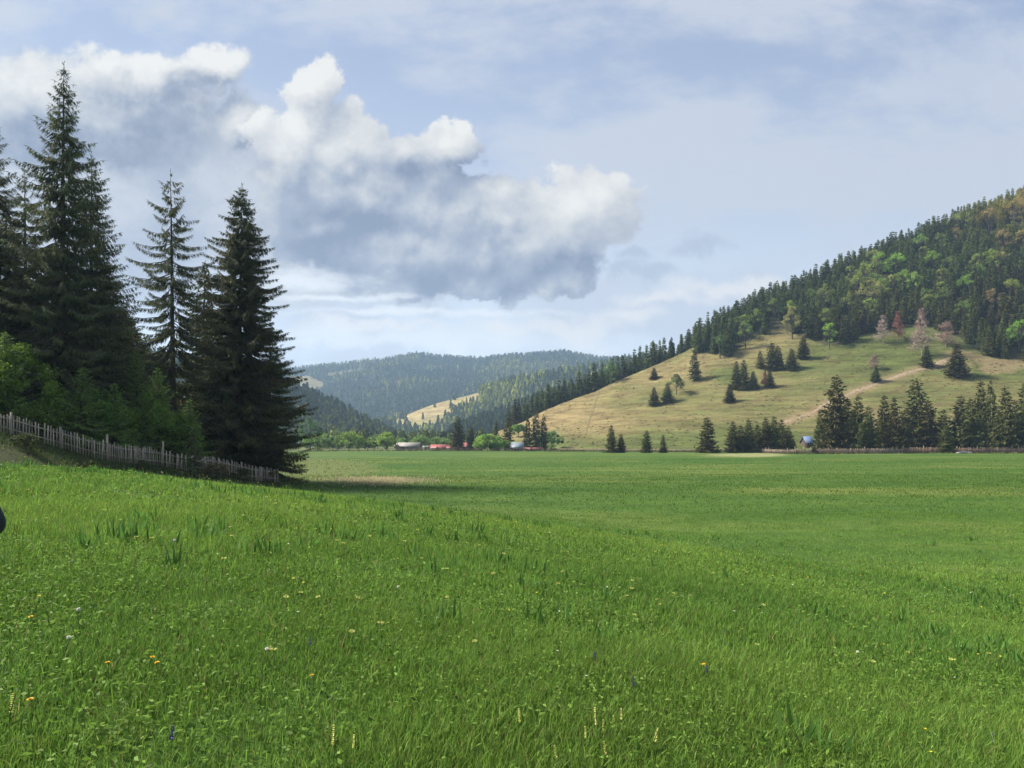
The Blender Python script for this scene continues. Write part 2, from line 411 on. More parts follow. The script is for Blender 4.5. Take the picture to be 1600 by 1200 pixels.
tag(ribbon(TP, 1.25, 'path', M['dirt'], h_hill), kind='structure')
FP = np.array([at(a, b, 250, h_hill) for a, b in [(915,680),(922,655),(930,630),(936,615),(941,604)]])
M['foot'] = solid_mat('worn_turf', (.06, .062, .025), (.12, .10, .05), .8, .95, .5)
tag(ribbon(FP, .5, 'path', M['foot'], h_hill, .1), kind='structure')

# ------------------------------------------------------------------ trees
def kites(B, D, L, W, rg, droop=0, roll=None):
    """thin leaf shaped faces: base, direction, length, width"""
    n = len(B); D = D/(np.linalg.norm(D, axis=1, keepdims=True)+1e-9)
    rv = rg.normal(size=(n, 3)) if roll is None else roll
    S = np.cross(D, rv); S /= np.linalg.norm(S, axis=1, keepdims=True)+1e-9
    L = np.broadcast_to(L, (n,))[:, None]; W = np.broadcast_to(W, (n,))[:, None]
    dz = np.zeros((n, 3)); dz[:, 2] = 1
    m = B+D*L*.42-dz*L*droop*.15
    V = np.stack([B, m+S*W*.5, B+D*L-dz*L*droop, m-S*W*.5], 1).reshape(-1, 3)
    return V, np.arange(4*n).reshape(n, 4)

def spruce_parts(seed, H, Rr, cb=.08, nwh=40, nb=6, step=.25, kl=.7, kw=.09, kn=2, sparse=.12, up=.5, hang=.5, power=.78, skirt=.6, limbs=True, brown=0.0, lean=0, tipmin=.45):
    rg = np.random.default_rng(seed)
    tr = MB(); lb = MB(); Bs=[]; Ds=[]; Ls=[]; Cs=[]
    bend = rg.normal(0, .006, 2)*H
    ax = lambda z: np.array([bend[0]*(z/H)**2+lean*z, bend[1]*(z/H)**2, z])
    r0 = H*.011+.05
    zz = np.linspace(-.6, H, 12)
    tr.tube([ax(max(z, 0))+[0, 0, min(z, 0)] for z in zz], r0*np.clip(1-zz/H*.97, .02, 1.2), 8)
    for i in range(nwh):
        t0_ = (i+rg.uniform(0, 1))/nwh
        t = t0_; z = cb*H+(H*.985-cb*H)*t
        rel = 1-t
        L0 = Rr*rel**power*min(1, skirt+t*3)+.12
        gap = 1+.10*math.sin(i*1.7+seed)
        k = max(3, int(nb*(.6+.5*rel)))
        a0 = rg.uniform(0, 6.28)
        for b in range(k):
            if rg.uniform() < sparse: continue
            a = a0+b*6.283/k+rg.normal(0, .35); t = min(.995, max(.0, t0_+rg.normal(0, .022)*(1-t0_))); z = cb*H+(H*.985-cb*H)*t; L0 = Rr*(1-t)**power*min(1, skirt+t*3)+.12
            L = L0*(rg.uniform(.5, 1.1) if rg.uniform() > .08 else rg.uniform(.2, .5))*gap
            e = (-.38+.9*up*2*t**1.3)+rg.normal(0, .1)
            h = np.array([math.cos(a), math.sin(a), 0]); pp = np.array([-h[1], h[0], 0])
            ns = max(2, int(L/step)); s = (np.arange(ns)+rg.uniform(.2, 1, ns))/ns; s = .12+.88*s
            tip = .17*(1-t)
            P = ax(z)+np.outer(s*L*math.cos(e), h)+np.outer(s*L*math.sin(e)*1.0+L*tip*(s**2.5)*.6-L*.10*np.sin(s*3.1), [0, 0, 1])
            if limbs:
                ss = np.linspace(0, 1, 5)
                PP = ax(z)+np.outer(ss*L*math.cos(e), h)+np.outer(ss*L*math.sin(e)+L*tip*(ss**2.5)*.6-L*.10*np.sin(ss*3.1), [0, 0, 1])
                lb.tube(PP, .008+.011*L*(1-ss*.9), 3)
            tl = kl*(.45+.75*(1-s))*min(1.1, tipmin+L/3)
            cshade = rg.uniform(.7, 1.3)
            for sd in (-1, 1):
                for q in range(kn):
                    d = h*rg.uniform(.25, .9, ns)[:, None]+pp*sd*rg.uniform(.3, .9, ns)[:, None]+np.outer(-hang*rg.uniform(.2, 1.2, ns), [0, 0, 1])
                    Bs.append(P+rg.normal(0, .03*kl, (ns, 3))); Ds.append(d); Ls.append(tl*rg.uniform(.7, 1.25, ns))
                    c = np.ones((ns, 3))*(cshade*rg.uniform(.75, 1.25, ns))[:, None]
                    if brown: c = c*np.where(rg.uniform(size=(ns, 1)) < brown*(1-t), np.array([[1.7, 1.1, .9]]), 1)
                    Cs.append(c)
            tp = P[-1:]; Bs.append(tp); Ds.append((h+np.array([0, 0, .25]))[None]); Ls.append(np.array([kl*.7])); Cs.append(np.ones((1, 3))*1.3)
    n = max(4, nwh//6)   # leader
    Bs.append(np.tile(ax(H*.97), (n, 1))+np.outer(rg.uniform(0, .03*H, n), [0, 0, 1])); Ds.append(np.c_[rg.normal(0, .5, (n, 2)), rg.uniform(.6, 1.4, n)]); Ls.append(np.full(n, kl*.7*tipmin/.45)); Cs.append(np.ones((n, 3)))
    B = np.concatenate(Bs); D = np.concatenate(Ds); Ln = np.concatenate(Ls); Cc = np.concatenate(Cs)
    V, Qd = kites(B, D, Ln, kw*(Ln/kl)**.5, rg, .25)
    return tr, lb, V, Qd, np.repeat(Cc, 4, 0)

def spruce_tree(seed, loc, H, Rr, label, group, mat, limbs=True, name='spruce_tree', tint=(1, 1, 1), rz=0, **kw):
    t = empty(name, loc, rz); tag(t, label, 'tree', group)
    tr, lb, V, Qd, C = spruce_parts(seed, H, Rr, limbs=limbs, **kw)
    if limbs:
        nb_ = tr.n; tr.V += lb.V; tr.C += lb.C; tr.Q += [q+nb_ for q in lb.Q]; tr.T += [q+nb_ for q in lb.T]; tr.n += lb.n
    tr.build('trunk', M['bark'], t, True)
    link('crown', np_mesh('crown', V, Qd, None, C*np.array(tint)), mat, t)
    return t

def copy_tree(src, loc, s=(1, 1, 1), rz=0, label=None, group=None):
    c = src.copy(); COL.objects.link(c); c.location = loc; c.scale = s; c.rotation_euler = (0, 0, rz)
    for ch in src.children:
        d = ch.copy(); COL.objects.link(d); d.parent = c
    if label: c['label'] = label
    if group: c['group'] = group
    return c

def broadleaf_parts(seed, H, Rr, tint, nleaf=1400, leaf=.5, cb=.22, ncl=34, spread=1.0, tips=False):
    rg = np.random.default_rng(seed)
    w = MB(); rt = .018*H+.04
    top = np.array([rg.normal(0, .05)*H, rg.normal(0, .05)*H, H*.62])
    tp = lambda s: top*np.array([s*s, s*s, s])
    w.tube([tp(s)+(np.array([0, 0, -.5]) if s == 0 else 0) for s in np.linspace(0, 1, 7)], rt*np.linspace(1, .35, 7), 7)
    cen = []
    for i in range(ncl):
        u = rg.normal(size=3); u /= np.linalg.norm(u); u[2] = abs(u[2])*1.15-.35 if rg.uniform() < .8 else u[2]
        r = rg.uniform(.45, 1.0)**.6
        c = np.array([u[0]*Rr*r, u[1]*Rr*r, H*(cb+1)/2+u[2]*H*(1-cb)/2*r])
        f = 1-.45*max(0, (c[2]/H-.6)/.4); c[:2] *= f
        cen.append(c)
        b = tp(rg.uniform(.35, 1)); mid = (b+c)/2+np.array([0, 0, .05*H])
        w.tube([b, mid, c], np.array([.32, .2, .06])*rt, 4)
    cen = np.array(cen); per = nleaf//ncl; n = per*ncl
    ci = np.repeat(np.arange(ncl), per)
    cs = rg.uniform(.10, .38, ncl)*Rr*spread
    off = rg.normal(size=(n, 3)); off /= np.linalg.norm(off, axis=1, keepdims=True); off *= (rg.uniform(size=(n, 1))**.45)*cs[ci][:, None]; off[:, 2] *= .75
    B = cen[ci]+off
    D = rg.normal(size=(n, 3)); D[:, 2] -= .3
    V, Qd = kites(B, D, leaf*rg.uniform(.6, 1.3, n), leaf*.6, rg, .1)
    cl = rg.uniform(.7, 1.3, ncl)[ci]*rg.uniform(.8, 1.2, n)
    return w, V, Qd, np.repeat(cl[:, None]*np.array(tint), 4, 0)
def broadleaf_tree(seed, loc, H, Rr, tint, label, group, name='broadleaf_tree', cat='tree', **kw):
    t = empty(name, loc); tag(t, label, cat, group)
    w, V, Qd, C = broadleaf_parts(seed, H, Rr, tint, **kw)
    w.build('trunk' if cat == 'tree' else 'stems', M['bark'], t, True)
    link('crown' if cat == 'tree' else 'foliage', np_mesh('crown', V, Qd, None, C), M['leaf'], t)
    return t
def gz(x, y): return float(height(np.array([x]), np.array([y]))[0])
def on(px, Y): x = float(px2x(px, Y)); return (x, Y, gz(x, Y))
def tall(loc, top): return float(py2z(top, loc[1]))-loc[2]

# the big spruces behind the picket fence
GH = 'big spruces behind the picket fence'
def hero(seed, px, Y, top, Rr, label, **kw):
    l = on(px, Y); return spruce_tree(seed, l, tall(l, top), Rr, label, GH, M['spruce'], **kw)
FN = dict(step=.17, kl=.5, kw=.07, kn=3)
hero(1, 97, 54, 98, 6.3, 'tallest dark spruce at the left, its ragged tip highest of all the trees', cb=.08, nwh=78, nb=8, sparse=.14, hang=1.0, brown=.1, up=.38, step=.17, kl=.55, kw=.08, kn=3)
hero(2, -8, 57, 180, 5.2, 'dark spruce cut by the left edge, its tip lower than the tallest one beside it', cb=.1, nwh=54, nb=6, sparse=.2, hang=.7, **FN)
hero(3, 142, 58, 240, 5.6, 'shorter dark spruce tucked close against the right side of the tallest spruce', cb=.06, nwh=66, nb=9, sparse=.08, hang=1.0, up=.38, **FN)
hero(4, 40, 60, 258, 5.6, 'dark spruce filling the gap between the tallest spruce and the left edge', cb=.05, nwh=48, nb=7, sparse=.1, hang=.7, **FN)
hero(5, 270, 66, 266, 6.2, 'open thin spruce with long level branches and sky showing between them', cb=.22, nwh=42, nb=6, sparse=.2, hang=1.2, power=.6, skirt=.75, up=.36, **FN)
hero(6, 374, 70, 286, 8.3, 'broad dense spruce at the right end of the row, brownish low branches reaching the fence', cb=.03, nwh=80, nb=10, sparse=.04, hang=1.0, skirt=.68, brown=.3, power=.68, up=.28, step=.17, kl=.55, kw=.085, kn=4)
hero(7, 422, 72, 500, 4.6, 'low dark spruce pressed against the right foot of the broad dense spruce', cb=.02, nwh=46, nb=8, sparse=.05, hang=.6, skirt=.9, **FN)
GB = 'dark trees filling in behind the big spruces'
for k, (px, Y, top, rr, lab) in enumerate([
    (205, 72, 500, 3.6, 'dark half-hidden spruce left of the open thin spruce'),
    (318, 76, 410, 4.6, 'dark spruce low between the open thin and the broad dense spruce'),
    (255, 80, 545, 3.4, 'low dark spruce closing the bottom of the gap left of the open thin spruce'),
    (165, 66, 420, 4.0, 'dark spruce under the right flank of the tallest spruce'),
    (85, 64, 380, 4.2, 'dark spruce hidden behind the trunk of the tallest spruce'),
    (10, 64, 330, 4.2, 'dark spruce behind the young trees at the left edge'),
    (335, 68, 560, 3.0, 'young dark spruce beneath the left flank of the broad dense spruce'),
    (-75, 54, 250, 4.8, 'dark spruce just beyond the left edge, branches reaching in')]):
    l = on(px, Y); spruce_tree(20+k, l, tall(l, top), rr, lab, GB, M['spruce'], cb=.03, nwh=40, nb=8, step=.32, kl=.95, kw=.2, kn=2, sparse=.05, hang=.5, skirt=.85)
# more of the same hill wood out to the left and behind, which shades those in view
src = [o for o in COL.objects if o.get('group') == GB][:4]
for k in range(18):
    if k < 11: px, Y, top = -60-38*k+random.uniform(-12, 12), random.uniform(52, 72), random.uniform(170, 260)
    else: px, Y, top = -10+34*(k-11), random.uniform(82, 92), random.uniform(430, 500)
    l = on(px, Y); h0 = [26, 19, 14, 24][k % 4]
    m = src[k % 4]; hm = float(m.children[-1].dimensions.z) or 20
    copy_tree(m, l, (1.15, 1.15, tall(l, top)/hm), random.uniform(0, 6.28), 'dark spruce deep in the shade of the left wood', 'spruces deep in the left wood')
# fresh green young trees and bushes behind the fence
GY = 'young leafy growth behind the picket fence'
YT = [(30, 50, 528, 2.34, (0.164, 0.259, 0.036), 'yellow-green young tree at the left edge above the fence'),
      (-30, 48, 568, 1.98, (0.138, 0.222, 0.034), 'green bush cut by the left edge above the fence'),
      (95, 51, 603, 1.44, (0.124, 0.209, 0.041), 'dull green bush behind the fence below the tallest spruce'),
      (150, 53, 603, 1.51, (0.109, 0.209, 0.042), 'green sapling behind the fence right of the tallest spruce'),
      (190, 56, 628, 1.44, (0.124, 0.196, 0.036), 'low green bush behind the two tall fence posts'),
      (232, 59, 610, 1.80, (0.178, 0.320, 0.059), 'bright green young tree in front of the open thin spruce'),
      (283, 62, 640, 1.66, (0.150, 0.282, 0.050), 'bright green bush behind the fence just left of the broad dense spruce'),
      (60, 49, 628, 1.44, (0.109, 0.183, 0.034), 'low dark green bush just behind the fence near the left edge')]
for k, (px, Y, top, rr, tint, lab) in enumerate(YT):
    l = on(px, Y); broadleaf_tree(40+k, l, tall(l, top), rr, tint, lab, GY, 'young_tree', 'tree', nleaf=7000, leaf=.19, cb=.02, ncl=75, spread=1.2)
for k, (px, Y, top, rr, lab) in enumerate([(214, 57, 545, 1.9, 'slender light green young conifer left of the open thin spruce'), (248, 60, 575, 1.9, 'small light green young conifer with a pale thin stem below the open thin spruce'), (128, 51, 575, 1.7, 'light green young conifer behind the fence below the tallest spruce'), (8, 49, 520, 2.1, 'light green young conifer at the left edge above the fence'), (296, 61, 625, 1.6, 'little light green young conifer left of the broad dense spruce'), (178, 54, 600, 1.6, 'little light green young conifer behind the tall fence post')]):
    l = on(px, Y); t = spruce_tree(61+k, l, tall(l, top), rr*1.2, lab, GY, M['leaf'], name='young_conifer', cb=.05, nwh=34, nb=8, step=.14, kl=.42, kw=.06, kn=2, sparse=.1, tint=(.15, .24, .055), up=.9, hang=.35, skirt=.9)
l = on(304, 54); spruce_tree(60, l, tall(l, 672), 1.25, 'small spruce standing alone in front of the picket fence', 'small plants along the fence', M['spruce'], cb=.02, nwh=22, nb=7, step=.16, kl=.4, kw=.09, tint=(1.2, 1.35, 1.1))
for k, (px, Y, hgt, lab) in enumerate([(222, 50.5, .9, 'low weedy shrub at the foot of the fence between the tall posts'), (342, 59, 1.5, 'brownish low shrub right of the small spruce by the fence'), (140, 46, .6, 'low weed clump in front of the tallest fence post'), (38, 44, 1.0, 'dark weedy shrub by the fence near the left edge'), (376, 63, 1.0, 'dull low shrub against the last stretch of the fence')]):
    l = on(px, Y); broadleaf_tree(70+k, l, hgt, hgt*.9, (.06, .085, .028) if k != 1 else (.10, .085, .04), lab, 'low shrubs along the picket fence', 'shrub', 'shrub', nleaf=900, leaf=.13, cb=.0, ncl=20, spread=1.3)

# ------------------------------------------------------------------ picket fence on the left bank
fn_ = empty('picket_fence', (-29, 49, gz(-29, 49))); tag(fn_, 'old grey wooden picket fence running down the bank under the spruces', 'fence')
o0 = np.array(fn_.location)
fpy = np.arange(40, 73, .05); fpx = fence_x(fpy)+.25*np.sin(fpy*.9); fL = np.r_[0, np.cumsum(np.hypot(np.diff(fpx), np.diff(fpy)))]
ys = [0.0]
while ys[-1] < fL[-1]-6: ys.append(ys[-1]+random.uniform(2.5, 3.1))
def fpt(q): x = float(np.interp(q, fL, fpx)); y = float(np.interp(q, fL, fpy)); return np.array([x, y, gz(x, y)])-o0
big = int(np.argmin([abs(800+F*(fpt(q)+o0)[0]/(fpt(q)+o0)[1]-155) for q in ys]))
for i in range(len(ys)-1):
    a, b = ys[i], ys[i+1]; pk = MB(); rl = MB()
    P0 = fpt(a); P1 = fpt(b); fd = (P1-P0)/np.linalg.norm(P1-P0); fnm = np.array([-fd[1], fd[0], 0])
    if fnm[1] > 0: fnm = -fnm
    fr = math.atan2(fd[1], fd[0])
    tallp = i in (big, big+2) or random.random() < .1
    ph = random.uniform(1.75, 2.0) if tallp else random.uniform(1.3, 1.5)
    po = MB(); po.tube([P0+[0, 0, -.5], P0+[.02, 0, ph*.5], P0+[random.uniform(-.06, .06), random.uniform(-.06, .06), ph]], [.085, .08, .07], 7, (1, .92, .85) if tallp else (.75, .72, .7)); po.build('post', M['fence'], fn_)
    for zz_ in (.38, 1.0):
        rl.tube([P0+fnm*.07+[0, 0, zz_], (P0+P1)/2+fnm*.07+[0, 0, zz_-.03], P1+fnm*.07+[0, 0, zz_]], .04, 5, (.8, .78, .75))
    rl.build('rail', M['fence'], fn_)
    n = int((b-a)/.17)
    for k in range(n):
        s = (k+.6)/n; p = fpt(a+(b-a)*s)
        if random.random() < .05: continue
        hgt = random.uniform(1.15, 1.42)
        g = random.uniform(.6, 1.15)
        pk.box(p+fnm*.13+[0, 0, hgt/2-.02], (random.uniform(.06, .105), .022, hgt), fr, (g, g*.97, g*.93), (random.gauss(0, .03), random.gauss(0, .05)), .8)
    pk.build('pickets', M['fence'], fn_)

# ------------------------------------------------------------------ mid distance: edge of the field
MS = []   # spruce masters, sizes in units of one metre of height 1
def master_mesh(seed, kwargs, H=20.0, Rr=4.2):
    tr, lb, V, Qd, C = spruce_parts(seed, H, Rr, limbs=False, **kwargs)
    return tr.mesh('trunk', True), np_mesh('crown', V, Qd, None, C)
kinds = [dict(cb=.02, nwh=44, nb=9, step=.55, kl=1.4, kw=.62, kn=1, sparse=.06, skirt=.85, hang=.55, tipmin=.2),
         dict(cb=.04, nwh=42, nb=9, step=.55, kl=1.4, kw=.62, kn=1, sparse=.14, skirt=.75, hang=.6, power=.68, tipmin=.2),
         dict(cb=.08, nwh=36, nb=8, step=.6, kl=1.4, kw=.55, kn=1, sparse=.22, skirt=.65, hang=.7, power=.6),
         dict(cb=.01, nwh=44, nb=10, step=.5, kl=1.4, kw=.62, kn=1, sparse=.03, skirt=.98, hang=.45, power=.9, tipmin=.2)]
for k, kw in enumerate(kinds): MS.append(master_mesh(100+k, kw))
for me in MS: me[0].materials.append(M['bark']); me[1].materials.append(M['spruce_hill'])
G3_ = 'row of young spruces behind the field fence'; G4_ = 'tall spruces clumped along the fence at the right'
def mid_spruce(px, base, top, halfw, label, group, kind=0, ymin=150, Y=None, name='spruce_tree'):
    l = at(px, base, ymin) if Y is None else np.array(on(px, Y))
    H = (base-top)/F*l[1] if Y is None else tall(l, top)
    t = empty(name, l, random.uniform(0, 6.28)); tag(t, label, 'tree', group)
    w = halfw/F*l[1]/4.2*(1.6 if group in (G3_, G4_) else 1.12)
    t.scale = (w, w, H/20)
    link('trunk', MS[kind][0], None, t); link('crown', MS[kind][1], None, t)
    return t
G1 = 'spruces scattered over the open pasture slope'
for a in [(1022, 592, 575, 8, 'smallest lone spruce high on the pasture near the skyline', 3), (1022, 633, 605, 10, 'left spruce of the small pair low on the pasture slope', 3),
          (1043, 628, 598, 11, 'right spruce of the small pair low on the pasture slope', 3), (1086, 594, 547, 11, 'tall sparse spruce alone near the pasture skyline', 2),
          (1140, 628, 600, 10, 'small round spruce below the dark clump on the pasture', 3), (1150, 608, 564, 10, 'left spruce of the dark clump in the middle of the pasture', 0),
          (1162, 609, 562, 11, 'tallest spruce of the dark clump in the middle of the pasture', 0), (1177, 608, 580, 10, 'short bushy spruce at the right of the dark clump', 3),
          (1203, 605, 578, 9, 'small spruce beside the reddish one in the pasture', 3), (1188, 576, 548, 8, 'thin spruce left of the pair below the wood edge', 2),
          (1206, 577, 536, 13, 'taller spruce of the pair below the wood edge', 0), (1216, 577, 540, 11, 'second spruce of the pair below the wood edge', 0),
          (1237, 577, 545, 12, 'wide low spruce right of the pair below the wood edge', 3), (1448, 573, 540, 11, 'small spruce in front of the big grey dead tree', 3),
          (1495, 588, 537, 18, 'wide conical spruce standing alone beside the dirt track', 3), (1368, 596, 572, 9, 'little spruce left of the dirt track', 3),
          (1255, 560, 525, 11, 'spruce at the lower corner of the wood', 0)]:
    mid_spruce(a[0], a[1], a[2], a[3], a[4], G1, a[5], 250)
G2 = 'spruces along the far edge of the field'
for a in [(955, 706, 664, 11, 'taller spruce of the pair at the foot of the pasture', 0), (970, 705, 678, 9, 'shorter spruce of the pair at the foot of the pasture', 0),
          (1010, 706, 672, 10, 'lone spruce at the foot of the pasture right of the pair', 1), (1036, 704, 679, 7, 'tiny spruce at the foot of the pasture', 1),
          (1106, 705, 652, 18, 'broad round spruce standing alone at the field edge', 1),
          (715, 703, 650, 13, 'tallest dark spruce between the red roofs', 1), (736, 703, 665, 9, 'shorter dark spruce above the small red roof', 1),
          (775, 690, 657, 7, 'slim dark spruce behind the bright green tree by the farm', 1), (793, 703, 650, 11, 'dark spruce left of the pale-roofed hut', 2),
          (824, 703, 650, 9, 'slim spruce right of the pale-roofed hut', 2), (838, 703, 642, 11, 'tallest spruce of the group right of the pale-roofed hut', 2), (850, 702, 648, 9, 'right spruce of the group by the pale-roofed hut', 2)]:
    mid_spruce(a[0], a[1], a[2], a[3], a[4], G2, a[5], 200, 262 if a[0] > 900 else 330)
G3 = 'row of young spruces behind the field fence'
for k, px in enumerate([1145, 1158, 1170, 1183, 1197, 1209, 1221, 1231]):
    top = [658, 664, 655, 663, 652, 650, 655, 668][k]
    lab = ['leftmost young spruce of the even row behind the field fence', 'low young spruce second from the left in the even row', 'pointed young spruce third in the even row', 'low young spruce in the middle of the even row', 'young spruce right of the middle of the even row', 'tallest young spruce of the even row', 'young spruce next to the right end of the even row', 'shortest young spruce at the right end of the even row'][k]
    mid_spruce(px, 706, top, 10, lab, G3, 0, 200, 268+random.uniform(-3, 6))
G4 = 'tall spruces clumped along the fence at the right'
CL = [(1281, 640, 8, 'small spruce right beside the blue-roofed hut', 0), (1291, 648, 10, 'low spruce at the left end of the tall clump', 0), (1306, 587, 19, 'tallest spruce at the left of the clump by the fence', 1),
      (1322, 622, 14, 'spruce just right of the tallest one in the clump', 1), (1340, 618, 14, 'spruce third from the left in the tall clump', 0), (1358, 634, 13, 'lower spruce in the middle of the clump', 0),
      (1381, 617, 12, 'pointed spruce left of the clump gap', 0), (1397, 620, 12, 'pointed spruce in the middle of the clump beside its twin', 0), (1414, 640, 12, 'low spruce left of the broad-topped one', 1),
      (1432, 592, 20, 'broad-topped tall spruce at the right of the clump', 1), (1452, 625, 15, 'spruce on the right shoulder of the broad-topped one', 1), (1473, 640, 12, 'last low spruce at the right end of the first clump', 0),
      (1500, 618, 15, 'left spruce of the second clump near the right edge', 1), (1518, 622, 14, 'bushy spruce in the second clump', 1), (1532, 594, 12, 'tallest spruce of the second clump', 0), (1547, 597, 11, 'slim twin beside the tallest spruce of the second clump', 2),
      (1571, 604, 14, 'spruce right of the slim twins near the right edge', 1), (1585, 625, 13, 'low bushy spruce near the right edge', 0), (1602, 598, 14, 'spruce cut by the right edge', 1), (1560, 640, 12, 'low dark spruce between the right edge trees', 0)]
for k, (px, top, hw, lab, kd) in enumerate(CL):
    mid_spruce(px, 705, top, hw, lab, G4, kd, 200, 262+8*math.sin(k*2.3)+(6 if px > 1400 else 0))
mid_spruce(1478, 705, 664, 9, 'small pale spruce in front of the clump gap by the fence', G4, 1, 200, 252)
mid_spruce(1272, 712, 698, 5, 'tiny spruce on the field side of the fence', G4, 3, 200, 240)

# leafy trees round the farm and valley floor, olive and bare ones on the hill
def mid_leaf(seed, px, base, top, hw, tint, label, group, ymin=200, Y=None, fn=height, nleaf=900, name='broadleaf_tree', leaf=.5, cb=.12):
    l = at(px, base, ymin, fn) if Y is None else np.array(on(px, Y))
    H = max(1.5, (base-top)/F*l[1]); return broadleaf_tree(seed, tuple(l), H, hw/F*l[1], tint, label, group, name, 'tree', nleaf=nleaf, leaf=leaf*(l[1]/300)**.5, cb=cb, ncl=26)
G5 = 'fresh green trees on the valley floor'
LT = [(496, 702, 672, 14, (0.139, 0.232, 0.046), 'pale green bush beside the broad dense spruce'), (520, 703, 680, 12, (0.124, 0.202, 0.054), 'low green bush left of the round willow'),
      (545, 703, 672, 17, (0.178, 0.271, 0.046), 'round yellow-green willow left of the farm'), (575, 703, 682, 12, (0.155, 0.232, 0.054), 'low green bush between the two round willows'),
      (604, 703, 672, 14, (0.186, 0.279, 0.054), 'round yellow-green willow close to the long pale roof'), (628, 700, 680, 12, (0.124, 0.217, 0.046), 'green bush behind the long pale roof'),
      (655, 700, 676, 13, (0.139, 0.232, 0.054), 'green bush right behind the long pale roof'), (683, 698, 676, 13, (0.139, 0.217, 0.062), 'green bush behind the long red roof'),
      (762, 704, 676, 14, (0.178, 0.279, 0.046), 'bright green tree left of the pale-roofed hut'), (779, 704, 680, 11, (0.155, 0.256, 0.046), 'small bright green tree next to the pale-roofed hut'),
      (753, 702, 684, 9, (0.155, 0.248, 0.054), 'low bright green bush right of the small red roof'),
      (862, 700, 668, 13, (0.093, 0.186, 0.046), 'deep green leafy tree at the foot of the pasture'), (810, 690, 668, 10, (0.139, 0.232, 0.046), 'green tree behind the pale-roofed hut'),
      (700, 690, 668, 12, (0.124, 0.186, 0.062), 'dull green tree behind the tallest farm spruce'), (530, 695, 665, 14, (0.109, 0.171, 0.054), 'dull green tree behind the round willow'),
      (590, 693, 668, 12, (0.101, 0.163, 0.054), 'dull green tree behind the low bushes'), (485, 690, 640, 16, (0.078, 0.139, 0.046), 'tall dull green tree peeping past the broad dense spruce')]
for k, a in enumerate(LT):
    mid_leaf(200+k, a[0], a[1], a[2], a[3]*1.4, a[4], a[5], G5, 200, {703: 330, 704: 318, 702: 325, 700: 350, 698: 352}.get(a[1], 400), nleaf=2200, leaf=.75, cb=.0)
G6 = 'leafy trees showing among the hill spruces'
hl = [(1057, 617, 590, 10, (.10, .12, .035), 'olive leafy tree beside the small spruce pair'), (1238, 530, 480, 11, (.17, .17, .06), 'tall pale olive tree at the wood edge'),
      (1296, 543, 508, 9, (.13, .21, .03), 'bright green tree at the lower wood edge'), (1372, 445, 395, 17, (.12, .19, .03), 'large bright green tree high in the wood'),
      (1352, 460, 412, 14, (.14, .17, .035), 'yellow-green tree left of the large bright one'), (1400, 432, 398, 12, (.12, .20, .03), 'bright tree right of the large bright one'),
      (1410, 462, 428, 13, (.13, .20, .03), 'round bright green tree in the middle of the wood'), (1378, 470, 440, 12, (.12, .19, .03), 'bright tree under the large bright one'),
      (1362, 486, 438, 15, (.17, .17, .05), 'ochre tree in the middle of the wood'), (1328, 495, 462, 10, (.14, .17, .04), 'olive tree low in the wood'),
      (1290, 490, 448, 12, (.11, .13, .035), 'dull olive tree in the left of the wood'), (1310, 430, 408, 11, (.11, .17, .04), 'bright tree below the skyline'),
      (1236, 455, 432, 12, (.10, .15, .04), 'bright tree by the left skyline'), (1458, 425, 400, 12, (.12, .19, .03), 'bright green tree below a group of spruces'),
      (1506, 462, 436, 12, (.12, .19, .03), 'bright green tree in the right of the wood'), (1437, 395, 374, 11, (.11, .17, .04), 'bright tree near the upper skyline'),
      (1578, 465, 440, 12, (.15, .18, .04), 'yellow-green tree near the right edge'), (1592, 550, 502, 15, (.12, .20, .03), 'bright green tree at the wood edge near the right edge'),
      (1552, 490, 455, 11, (.14, .11, .05), 'russet tree near the right of the wood'), (1560, 425, 395, 14, (.17, .16, .06), 'pale ochre tree high near the right edge'),
      (1165, 545, 505, 9, (.10, .15, .04), 'green tree at the wood edge above the tall sparse spruce'), (1125, 560, 520, 9, (.07, .12, .03), 'green tree at the left corner of the wood'),
      (955, 600, 570, 9, (.08, .13, .035), 'green tree among the skyline spruces'), (1500, 365, 335, 14, (.13, .15, .04), 'yellow-green tree just under the upper skyline'),
      (1585, 350, 312, 17, (.20, .15, .045), 'tree coloured ochre as if warmly lit near the top right corner of the wood'), (1545, 365, 330, 15, (.18, .14, .045), 'tree coloured golden as if warmly lit below the right skyline'),  # ochre and golden tints here hold the warm evening light on the hilltop
      (1600, 400, 360, 15, (.17, .14, .05), 'tree coloured golden brown as if warmly lit, cut by the right edge'), (1570, 320, 296, 13, (.20, .15, .045), 'tree coloured golden as if warmly lit on the right skyline'), (1470, 470, 445, 9, (.12, .16, .04), 'small olive tree right of centre in the wood'),
      (1340, 470, 430, 13, (.13, .16, .035), 'broad yellow-olive tree left of the ochre one'), (1210, 505, 470, 10, (.09, .12, .035), 'dull green tree at the upper left wood edge')]
for k, a in enumerate(hl):
    mid_leaf(240+k, a[0], a[1], a[2]-8, a[3]*1.3, tuple(1.5*q for q in a[4]), a[5], G6, 250, fn=h_hill, nleaf=1500, leaf=.62, cb=.08)
BM = []
for k, tint in enumerate([(.19, .26, .05), (.20, .23, .06), (.13, .19, .045), (.22, .18, .06)]):
    w_, V, Qd, C = broadleaf_parts(500+k, 15, 5.2, tint, nleaf=1300, leaf=.75, cb=.05, ncl=24); tv = np.concatenate(w_.V)
    me = np_mesh('leafy_tree', np.concatenate([tv, V]), np.concatenate([np.concatenate(w_.Q), Qd+len(tv)]), None, np.concatenate([np.ones((len(tv), 3))*np.array([.08, .065, .05]), C])); me.materials.append(M['leaf']); BM.append(me)
XB = []
